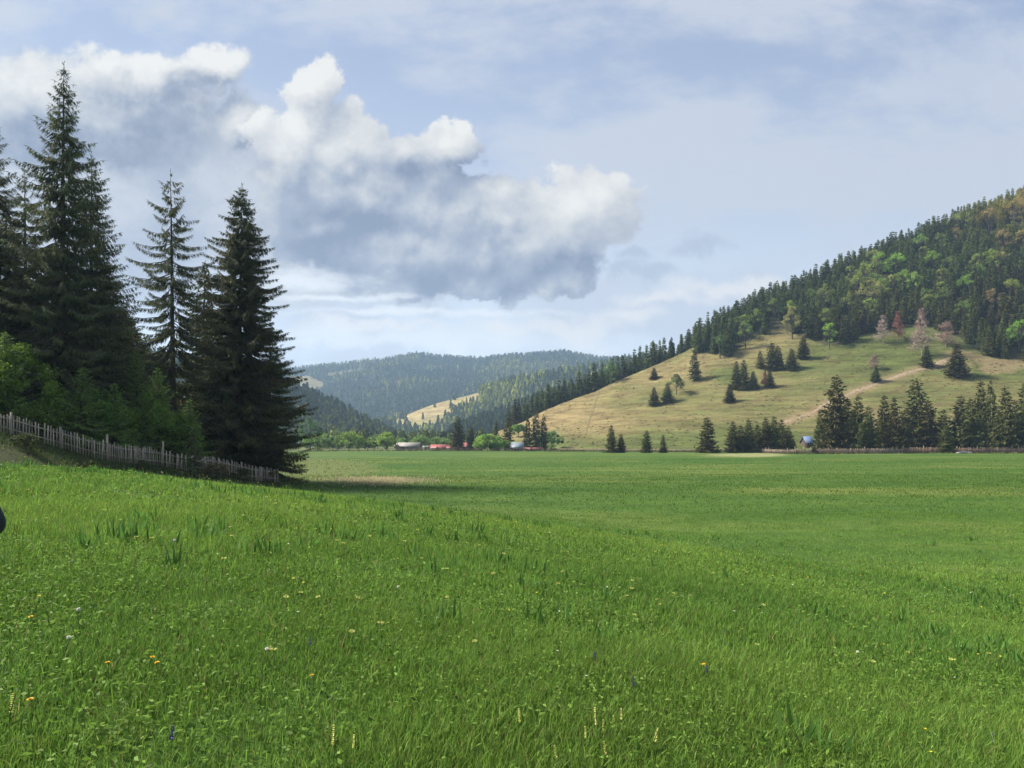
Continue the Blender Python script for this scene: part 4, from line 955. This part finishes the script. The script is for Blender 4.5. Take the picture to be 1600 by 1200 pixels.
# dead reeds at the near edge of the field
rd = MB(); n = 9000
px_ = rg.normal(590, 42, n); py_ = rg.normal(750, 3.2, n); Yr = -FIELD*F/(py_-HY)-2; Xr = px2x(px_, Yr); k = fbm(Xr/5, Yr/1.6, 73, 3); okr = (rg.uniform(size=n) < .5+k*2); Xr, Yr = Xr[okr], Yr[okr]; n = len(Xr)
B = np.stack([Xr, Yr, h_ground(Xr, Yr)-.02], 1); V, Qd = kites(B, np.c_[rg.normal(0, .4, (n, 2)), np.ones(n)], rg.uniform(.15, .5, n), .05, rg, .1)
rd.add(V, Qd, None, np.repeat(np.array([.42, .38, .23])*rg.uniform(.6, 1.3, (n, 1)), 4, 0)); tag(rd.build('reeds', M['grass']), 'patch of dead straw-coloured reeds at the field edge', 'reeds', kind='stuff')
# rough weeds on the bank below the fence
wd = MB(); n = 60000; Yw = rg.uniform(24, 82, n); Xw = fence_x(Yw)+rg.uniform(-3, 12, n); k = fbm(Xw/1.5, Yw/1.5, 75, 3); okw = (rg.uniform(size=n) < .35+k*2.4) & (h_ground(Xw, Yw, True) > -.6); Xw, Yw = Xw[okw], Yw[okw]; n = len(Xw)
V, Qd = kites(np.stack([Xw, Yw, h_ground(Xw, Yw)-.02], 1), np.c_[rg.normal(0, .5, (n, 2)), np.ones(n)], rg.uniform(.12, .45, n), .05, rg, .15)
cw = np.where(rg.uniform(size=(n, 1)) < .25, np.array([[.11, .095, .045]]), np.array([[.065, .115, .026]]))*rg.uniform(.6, 1.3, (n, 1)); wd.add(V, Qd, None, np.repeat(cw, 4, 0))
tag(wd.build('weeds', M['grass']), 'rough weeds and dead stalks on the bank below the fence', 'weeds', kind='stuff')

# ------------------------------------------------------------------ wild flowers
def petal_mat(name, c, t=.25):
    return foliage_mat(name, c, t, .15, .5, .2, 0, 2)
PM = {'yellow': petal_mat('yellow_petals', (.75, .62, .05)), 'cream': petal_mat('cream_petals', (.60, .60, .18)), 'orange': petal_mat('orange_petals', (.75, .47, .03)), 'white': petal_mat('white_petals', (.75, .74, .68)), 'blue': petal_mat('blue_petals', (.07, .06, .20)), 'pink': petal_mat('pink_petals', (.45, .25, .22))}
def stem_mesh(h, leaves=2):
    s = MB(); s.tube([(0, 0, -.02), (.008, 0, h*.5), (0, .006, h)], .0022, 5, (.07, .13, .03))
    V, Qd = kites(np.zeros((leaves, 3))+[0, 0, h*.2], np.array([[math.cos(a), math.sin(a), .6] for a in np.arange(leaves)*2.4]), h*.4, .014, np.random.default_rng(3)); s.add(V, Qd, None, (.06, .12, .025)); return s.mesh('stem')
def head_disc(h, r, n=18, rows=3):
    s = MB(); g = np.random.default_rng(4)
    for q in range(rows):
        a = np.arange(n)*6.283/n+q*.2; D = np.stack([np.cos(a), np.sin(a), np.full(n, .15+.45*q)], 1); V, Qd = kites(np.tile([0, 0, h], (n, 1)).astype(float), D, r*(1-.2*q), r*.35, g, 0, np.tile([0, 0, 1.0], (n, 1))); s.add(V, Qd)
    return s.mesh('flower_head')
def head_ball(h, r, n=90):
    s = MB(); g = np.random.default_rng(5); D = g.normal(size=(n, 3)); V, Qd = kites(np.tile([0, 0, h+r*.6], (n, 1)).astype(float), D, r, r*.3, g); s.add(V, Qd); return s.mesh('flower_head')
def head_umbel(h, r, n=8):
    s = MB(); g = np.random.default_rng(6)
    for i in range(n):
        a = i*6.283/n; c = np.array([math.cos(a)*r*.5, math.sin(a)*r*.5, h-.004]); d = np.array([math.cos(a)*.8, math.sin(a)*.8, -.25]); D = d+g.normal(0, .35, (7, 3)); V, Qd = kites(np.tile(c, (7, 1)), D, r*.75, r*.35, g); s.add(V, Qd)
    return s.mesh('flower_head')
def head_spike(h, r, n=9):
    s = MB(); g = np.random.default_rng(8)
    for i in range(n):
        z = h*(.55+.5*i/n); k = 5; a = g.uniform(0, 6.28)+np.arange(k)*6.283/k; D = np.stack([np.cos(a), np.sin(a), np.full(k, .5)], 1); V, Qd = kites(np.tile([0, 0, z], (k, 1)).astype(float), D, r*(1.15-.6*i/n), r*.6, g); s.add(V, Qd)
    return s.mesh('flower_head')
FK = {'dandelion': (stem_mesh(.10), head_disc(.10, .015), 'orange'), 'buttercup': (stem_mesh(.14), head_disc(.14, .012, 6, 2), 'yellow'), 'seed': (stem_mesh(.15), head_ball(.15, .013), 'white'),
      'cowslip': (stem_mesh(.17), head_umbel(.17, .017), 'cream'), 'spike': (stem_mesh(.16, 4), head_spike(.16, .010, 10), 'cream'), 'bugle': (stem_mesh(.12, 3), head_spike(.12, .011), 'blue'), 'daisy': (stem_mesh(.12), head_disc(.12, .010, 12, 1), 'white')}
for k, (a, b, c) in FK.items(): a.materials.append(M['grass']); b.materials.append(PM[c])
hm_y = PM['cream'].copy(); 
NM = {'dandelion': 'dandelion', 'buttercup': 'buttercup', 'seed': 'dandelion_clock', 'cowslip': 'cowslip', 'spike': 'yellow_flower_spike', 'bugle': 'blue_flower_spike', 'daisy': 'white_daisy'}
FL = {'dandelion': 'flat orange dandelion open in the foreground grass', 'buttercup': 'tiny yellow buttercup dotting the meadow grass', 'seed': 'round white dandelion clock standing in the grass', 'cowslip': 'pale yellow cowslip nodding above the grass',
      'spike': 'upright pale yellow flower spike in the nearest grass', 'bugle': 'small dark blue flower spike in the grass', 'daisy': 'tiny white flower dotting the meadow grass'}
FG = {'dandelion': 'orange dandelions', 'buttercup': 'tiny yellow buttercups', 'seed': 'dandelion clocks', 'cowslip': 'pale yellow cowslips', 'spike': 'pale yellow flower spikes', 'bugle': 'blue flower spikes', 'daisy': 'tiny white flowers'}
def flower(kind, X, Y, s=1.0, label=None):
    a, b, c = FK[kind]; z = float(h_ground(np.array([X]), np.array([Y]))[0])
    t = empty(NM[kind], (X, Y, z), random.uniform(0, 6.28)); t.rotation_euler = (random.gauss(0, .12), random.gauss(0, .12), random.uniform(0, 6.28)); t.scale = (s, s, s*random.uniform(.8, 1.05))
    tag(t, label or FL[kind], 'flower', FG[kind]); link('stem', a, None, t); link('flower_head', b, None, t)
def flower_px(kind, px, py, s=1.0, label=None):
    p = at(px, py+14, 2.0, h_ground); flower(kind, p[0], p[1], s, label)
for px, py, lab in [(230, 1045, 'large orange dandelion left of centre in the near grass'), (250, 1052, None), (50, 1112, 'orange dandelion near the lower left corner'), (195, 827, None), (54, 978, None), (166, 1058, None), (487, 1072, None), (1100, 1047, None)]: flower_px('dandelion', px, py, 1.15, lab)
for px, py, lab in [(125, 982, 'white dandelion clock far left in the near grass'), (98, 1020, None), (416, 1040, 'white dandelion clock beside a cream cowslip in the near grass'), (620, 932, 'white dandelion clock in the middle of the slope'), (268, 855, None), (1338, 1034, None), (952, 923, None)]: flower_px('seed', px, py, 1.1, lab)
for px, py in [(348, 887), (426, 1043), (446, 948), (550, 950), (548, 1008), (594, 1005), (500, 953), (470, 940), (240, 852), (750, 1018), (985, 928), (1182, 1020), (990, 970), (1482, 1045), (1490, 1044), (1365, 1046), (700, 950), (870, 920), (1415, 1030), (1190, 955), (655, 875), (460, 812), (770, 910), (1547, 1030)]: flower_px('cowslip', px, py, random.uniform(.9, 1.2))
for px, py in [(916, 1160), (944, 1150), (962, 1140), (970, 1130), (935, 1150), (520, 1185), (552, 1178), (815, 1140), (950, 1190), (1017, 1170), (14, 1180), (875, 1195)]: flower_px('spike', px, py, random.uniform(.9, 1.2))
for px, py in [(486, 1010), (933, 1030), (991, 1075), (1105, 1050), (266, 1175), (1553, 1165)]: flower_px('bugle', px, py, 1.1)
for k in range(240):
    Y = 4+22*random.random()**.8; X = Y*random.uniform(-.74, .72)
    flower('buttercup' if k % 3 else 'daisy', X, Y, random.uniform(.9, 1.4)*(1 if Y < 12 else 1.5))
for k in range(90):
    Y = random.uniform(7, 25); X = Y*random.uniform(-.74, .3); flower('cowslip', X, Y, random.uniform(.9, 1.2))

# ------------------------------------------------------------------ the person whose elbow reaches in at the left edge
M['skin'] = solid_mat('skin', (.42, .26, .19), (.52, .33, .25), 12, .5, .05)
M['navy'] = solid_mat('navy_cloth', (.018, .025, .055), (.036, .046, .085), 40, .85, .4)
M['denim'] = solid_mat('dark_denim', (.03, .04, .06), (.05, .06, .085), 60, .9, .3)
M['hair'] = solid_mat('brown_hair', (.03, .02, .014), (.06, .04, .025), 30, .6, .4)
M['boot'] = solid_mat('brown_leather', (.05, .03, .02), (.09, .06, .04), 20, .6, .2)
def skin(name, J, E, mat, parent, sub=2):
    me = bpy.data.meshes.new(name); me.from_pydata([j[:3] for j in J], E, [])
    o = bpy.data.objects.new(name, me); COL.objects.link(o)
    md = o.modifiers.new('s', 'SKIN'); md.use_smooth_shade = True
    for v, j in zip(me.skin_vertices[0].data, J): v.radius = (j[3], j[4] if len(j) > 4 else j[3])
    me.skin_vertices[0].data[0].use_root = True
    o.modifiers.new('d', 'SUBSURF').levels = sub
    dg = bpy.context.evaluated_depsgraph_get(); m2 = bpy.data.meshes.new_from_object(o.evaluated_get(dg)); m2.name = name
    o.modifiers.clear(); o.data = m2; m2.materials.clear(); m2.materials.append(mat); o.parent = parent
    return o
def person(loc, rz):
    t = empty('person', loc, rz); tag(t, 'dark navy sleeve of a person standing just past the left edge', 'person')
    J = [(0,0,.90,.13,.10),(0,.01,1.06,.115,.09),(0,.0,1.22,.135,.095),(0,-.01,1.34,.10,.08),(0,0,1.42,.052,.055),(0,.02,1.485,.064,.078),(0,.025,1.555,.072,.092),(0,.015,1.61,.052,.067),(0,.115,1.52,.012,.012)]
    E = [(i, i+1) for i in range(7)]+[(5, 8)]
    for sg in (-1, 1): J.append((.078*sg,.01,1.535,.014,.022)); E.append((5, len(J)-1))
    for sg in (-1, 1):
        n = len(J); J += [(.17*sg,-.01,1.34,.055),(.29*sg,-.05,1.06,.042),(.23*sg,.13,.985,.034),(.14*sg,.25,.99,.024),(.10*sg,.30,.995,.032,.018)]
        E += [(3, n)]+[(n+i, n+i+1) for i in range(4)]
        h = n+4
        for k, (dx, dz, L) in enumerate([(-.02,.030,.062),(-.03,.010,.070),(-.03,-.010,.066),(-.02,-.028,.052)]):
            m = len(J); J += [(.10*sg+dx*sg,.325,.995+dz,.0085),(.10*sg+(dx-.025)*sg,.325+L*.5,.99+dz,.008),(.10*sg+(dx-.055)*sg,.325+L*.6,.98+dz,.0065)]; E += [(h, m),(m, m+1),(m+1, m+2)]
        m = len(J); J += [(.10*sg-.01*sg,.29,1.025,.010),(.10*sg-.03*sg,.315,1.045,.008)]; E += [(h-1, m),(m, m+1)]
        n = len(J); J += [(.095*sg,0,.80,.085),(.105*sg,.015,.46,.055),(.11*sg,-.02,.09,.04),(.115*sg,.10,.045,.04,.028)]
        E += [(0, n)]+[(n+i, n+i+1) for i in range(3)]
    skin('body', J, E, M['skin'], t)
    JJ = [(0,0,.74,.168,.135),(0,.01,1.0,.155,.125),(0,0,1.22,.165,.125),(0,-.01,1.35,.13,.10),(0,0,1.45,.068,.068)]; EE = [(0,1),(1,2),(2,3),(3,4)]
    for sg in (-1, 1):
        n = len(JJ); JJ += [(.175*sg,-.01,1.335,.078),(.245*sg,-.035,1.19,.066),(.298*sg,-.05,1.055,.060),(.27*sg,.05,1.005,.056),(.18*sg,.20,.99,.045)]; EE += [(3, n)]+[(n+i, n+i+1) for i in range(4)]
    skin('jacket', JJ, EE, M['navy'], t)
    JJ = [(0,0,1.02,.13,.105),(0,0,.90,.15,.12)]; EE = [(0, 1)]
    for sg in (-1, 1):
        n = len(JJ); JJ += [(.095*sg,0,.80,.10),(.105*sg,.015,.46,.072),(.11*sg,-.02,.10,.062)]; EE += [(1, n),(n, n+1),(n+1, n+2)]
    skin('trousers', JJ, EE, M['denim'], t)
    for sg in (-1, 1): skin('boot', [(.11*sg,-.03,.13,.052),(.11*sg,-.03,.05,.05),(.115*sg,.06,.045,.05,.042),(.12*sg,.15,.035,.045,.03)], [(0,1),(1,2),(2,3)], M['boot'], t)
    skin('hair', [(0,-.04,1.475,.06,.045),(0,-.025,1.56,.080,.078),(0,.01,1.615,.074,.08),(0,.065,1.625,.058,.03)], [(0,1),(1,2),(2,3)], M['hair'], t)
    return t
px_, py_ = -2.112, 2.45
person((px_, py_, float(h_ground(np.array([px_]), np.array([py_]))[0])), .12).scale = (.93, .93, .94)

# ------------------------------------------------------------------ sky, sun, air
SUN_EL, SUN_AZ = R(44), math.atan2(-.95, .32)     # compass bearing from +Y: light comes from the left
sd = Vector((math.sin(SUN_AZ)*math.cos(SUN_EL), math.cos(SUN_AZ)*math.cos(SUN_EL), math.sin(SUN_EL)))
sl_d = bpy.data.lights.new('sun', 'SUN'); sl_d.energy = 5.0; sl_d.angle = R(12); sl_d.color = (1, .93, .82)
sl_ = bpy.data.objects.new('sun', sl_d); COL.objects.link(sl_); sl_.rotation_euler = (-sd).to_track_quat('-Z', 'Y').to_euler()

w = bpy.data.worlds.new('World'); sc.world = w; w.use_nodes = True; nt = w.node_tree; nt.nodes.clear()
SKY_S = .1
EXPO = 1.35
sky = N(nt, 'ShaderNodeTexSky', sky_type='NISHITA', sun_disc=False, sun_elevation=SUN_EL, sun_rotation=SUN_AZ % (2*math.pi), air_density=1.0, dust_density=1.5, ozone_density=1.2)
def build_clouds():
    tc = N(nt, 'ShaderNodeTexCoord'); sp = N(nt, 'ShaderNodeSeparateXYZ'); nt.links.new(tc.outputs['Generated'], sp.inputs[0])
    dy = math_(nt, 'MAXIMUM', math_(nt, 'ABSOLUTE', sp.outputs[1]), .12)
    cb = N(nt, 'ShaderNodeCombineXYZ'); nt.links.new(math_(nt, 'DIVIDE', sp.outputs[0], dy), cb.inputs[0]); nt.links.new(math_(nt, 'DIVIDE', sp.outputs[2], dy), cb.inputs[1])
    P0 = cb.outputs[0]
    def vop(op, v, o):
        n = N(nt, 'ShaderNodeVectorMath', operation=op)
        for i, q in enumerate((v, o)):
            if isinstance(q, tuple): n.inputs[i].default_value = q
            else: nt.links.new(q, n.inputs[i])
        return n.outputs[0]
    def nz3(v, scale, det, rough=.55, colr=False):
        n = N(nt, 'ShaderNodeTexNoise', noise_dimensions='2D', i={'Scale': scale, 'Detail': det, 'Roughness': rough, 'Lacunarity': 2.1}); nt.links.new(v, n.inputs['Vector']); return n.outputs['Color' if colr else 'Fac']
    def warped(v, amt, scale, det):
        n = N(nt, 'ShaderNodeVectorMath', operation='MULTIPLY_ADD'); nt.links.new(vop('SUBTRACT', nz3(v, scale, det, .6, True), (.5, .5, .5)), n.inputs[0]); n.inputs[1].default_value = (amt, amt, 0); nt.links.new(v, n.inputs[2]); return n.outputs[0]
    P = warped(P0, .10, 9, 6)           # ragged outlines
    PS = warped(P0, .16, 5, 5)          # softer drift
    def blob(v, px, py, rx, ry):
        n = N(nt, 'ShaderNodeVectorMath', operation='MULTIPLY_ADD'); nt.links.new(v, n.inputs[0])
        n.inputs[1].default_value = (F/rx, F/ry, 0); n.inputs[2].default_value = (-(px-800)/rx, -(HY-py)/ry, 0)
        l = N(nt, 'ShaderNodeVectorMath', operation='LENGTH'); nt.links.new(n.outputs[0], l.inputs[0])
        return math_(nt, 'SUBTRACT', 1.0, l.outputs['Value'])
    def field(v, blobs):
        r = None
        for b in blobs:
            x = blob(v, *b[:4])
            r = x if r is None else math_(nt, 'SMOOTH_MAX', r, x, .15)
        return r
    def mr(x, a, b, lo=0., hi=1.):
        n = N(nt, 'ShaderNodeMapRange', interpolation_type='SMOOTHSTEP', i={1: a, 2: b, 3: lo, 4: hi}); nt.links.new(x, n.inputs[0]); return n.outputs[0]
    def billow(v, scale, det=5):        # cauliflower texture
        n = N(nt, 'ShaderNodeTexVoronoi', voronoi_dimensions='2D', feature='SMOOTH_F1', i={'Scale': scale, 'Smoothness': .6, 'Detail': 2.0, 'Roughness': .5}); nt.links.new(v, n.inputs['Vector'])
        return math_(nt, 'SUBTRACT', 1.0, n.outputs['Distance'])
    k = 2**-EXPO/SKY_S
    col = lambda r, g, b: tuple(k*((c/255+.055)/1.055)**2.4 for c in (r, g, b))
    mp = N(nt, 'ShaderNodeMapping'); mp.inputs['Scale'].default_value = (1.0, 2.4, 1); mp.inputs['Rotation'].default_value = (0, 0, R(-24)); nt.links.new(P0, mp.inputs['Vector'])
    v1 = nz3(mp.outputs[0], 2.4, 7, .6)
    sy = N(nt, 'ShaderNodeSeparateXYZ'); nt.links.new(P0, sy.inputs[0]); el = sy.outputs[1]
    skyc = mixc(nt, mr(el, .05, .62), col(216, 223, 231), col(160, 174, 201))
    base = mixc(nt, .88, sky.outputs[0], skyc)
    base = mixc(nt, mr(v1, .36, .59, .0, .95), base, col(199, 206, 220))
    # broad grey bank behind the cumulus on the left
    gf = field(PS, [(100,300,430,230),(400,330,260,150),(560,430,280,80)])
    gcol = mixc(nt, mr(nz3(PS, 5.5, 7, .6), .32, .66), col(166, 173, 189), col(197, 201, 208))
    base = mixc(nt, mr(gf, -.05, .42, 0, .94), base, gcol)
    CB = [(650,330,130,60),(690,290,60,40),(720,430,200,36),(486,148,44,52),(480,185,48,50),(800,320,70,50),(720,330,90,50),(466,212,74,62),(545,232,115,64),(640,237,108,60),(708,224,54,46),(560,310,170,85),(880,340,124,80),(940,312,60,50),(770,385,190,80),(620,395,210,72),(850,420,120,44),(500,360,110,70)]
    CA = [(190,115,190,44),(30,140,150,70),(335,108,72,36),(150,190,270,90),(375,180,50,60)]
    DB = [(640,425,310,62),(800,440,230,46),(600,435,220,40),(660,285,160,55),(500,330,150,80),(890,420,130,36),(735,262,80,34),(560,370,180,80)]
    DA = [(240,190,150,40),(120,240,330,70),(320,150,60,22)]
    for blobs, dark, soft in ((CA, DA, .45), (CB, DB, .20)):
        d = field(P, blobs); bl = billow(P0, 9 if soft < .2 else 7); fine = nz3(P0, 26, 6, .6)
        d = math_(nt, 'ADD', d, math_(nt, 'MULTIPLY_ADD', bl, .5, -.12)); d = math_(nt, 'ADD', d, math_(nt, 'MULTIPLY_ADD', fine, .5, -.25))
        n = field(vop('ADD', P, (-.018, .034, 0)), blobs); lit = math_(nt, 'SUBTRACT', field(P, blobs), n)
        b2 = math_(nt, 'SUBTRACT', bl, billow(vop('ADD', P0, (-.012, .026, 0)), 9 if soft < .2 else 7))
        dk = math_(nt, 'ADD', field(PS, dark), math_(nt, 'MULTIPLY_ADD', nz3(P0, 9, 8, .62), 1.5, -.75))
        sh = math_(nt, 'MULTIPLY_ADD', lit, .40, .62); sh = math_(nt, 'ADD', sh, math_(nt, 'MULTIPLY', b2, .5 if soft < .3 else .3)); sh = math_(nt, 'ADD', sh, math_(nt, 'MULTIPLY_ADD', fine, .5, -.25))
        sh = math_(nt, 'SUBTRACT', sh, math_(nt, 'MULTIPLY', mr(dk, -.5, .95), .47))
        cc = ramp(nt, sh, [(0., col(126, 137, 160)), (.25, col(156, 164, 181)), (.48, col(188, 192, 199)), (.72, col(215, 215, 214)), (1.0, col(240, 238, 233))])
        base = mixc(nt, mr(d, .0, soft, 0, .97), base, cc)
    for bl, c, wd, am in (([(1100,378,70,18),(1030,420,55,24),(975,415,40,18),(1000,390,50,14)], col(176, 187, 206), .1, .8), ([(850,515,230,24),(960,500,130,26),(1040,470,110,20),(1160,450,130,20),(600,520,200,14)], col(236, 234, 232), .1, .8),
        ([(640,489,300,9),(520,468,190,8),(480,440,120,22)], col(238, 241, 244), .03, .8), ([(650,540,400,22)], col(234, 238, 241), .1, .8), ([(1470,115,170,60),(1570,80,130,50),(1400,130,90,30)], col(196, 204, 220), .12, .85), ([(250,10,70,30)], col(200, 206, 216), .1, .8)):
        f = math_(nt, 'ADD', field(warped(P0, wd, 7, 7), bl), math_(nt, 'MULTIPLY_ADD', nz3(mp.outputs[0] if wd < .05 else P0, 14, 7, .62), 1.5, -.75)); base = mixc(nt, mr(f, -.1, .9, 0, am), base, c)
    return base
bg = N(nt, 'ShaderNodeBackground', i={'Strength': SKY_S}); nt.links.new(build_clouds(), bg.inputs['Color'])
wo = N(nt, 'ShaderNodeOutputWorld'); nt.links.new(bg.outputs[0], wo.inputs['Surface'])

HAZE = True
if HAZE:
    hz = MB(); hz.box((0, 1400, 205), (5400, 3960, 460)); zmin = -25
    hz.V[0][:, 2] = np.where(hz.V[0][:, 2] < 100, -70, 460)
    m, hnt, nd, lk = nmat('air'); pv = N(hnt, 'ShaderNodeVolumePrincipled', i={'Color': (.48, .71, 1.0, 1), 'Density': .00013, 'Anisotropy': .2}); ho = N(hnt, 'ShaderNodeOutputMaterial'); lk.new(pv.outputs[0], ho.inputs['Volume'])
    tag(hz.build('haze', m), kind='stuff')

# ------------------------------------------------------------------ render set-up
vs = sc.view_settings; vs.view_transform = 'Standard'; vs.look = 'None'; vs.gamma = 1; vs.use_curve_mapping = False; vs.exposure = EXPO
cy = sc.cycles; cy.max_bounces = 6; cy.diffuse_bounces = 3; cy.glossy_bounces = 2; cy.transmission_bounces = 3; cy.volume_bounces = 0; cy.transparent_max_bounces = 8
cy.use_adaptive_sampling = True; cy.adaptive_threshold = .015
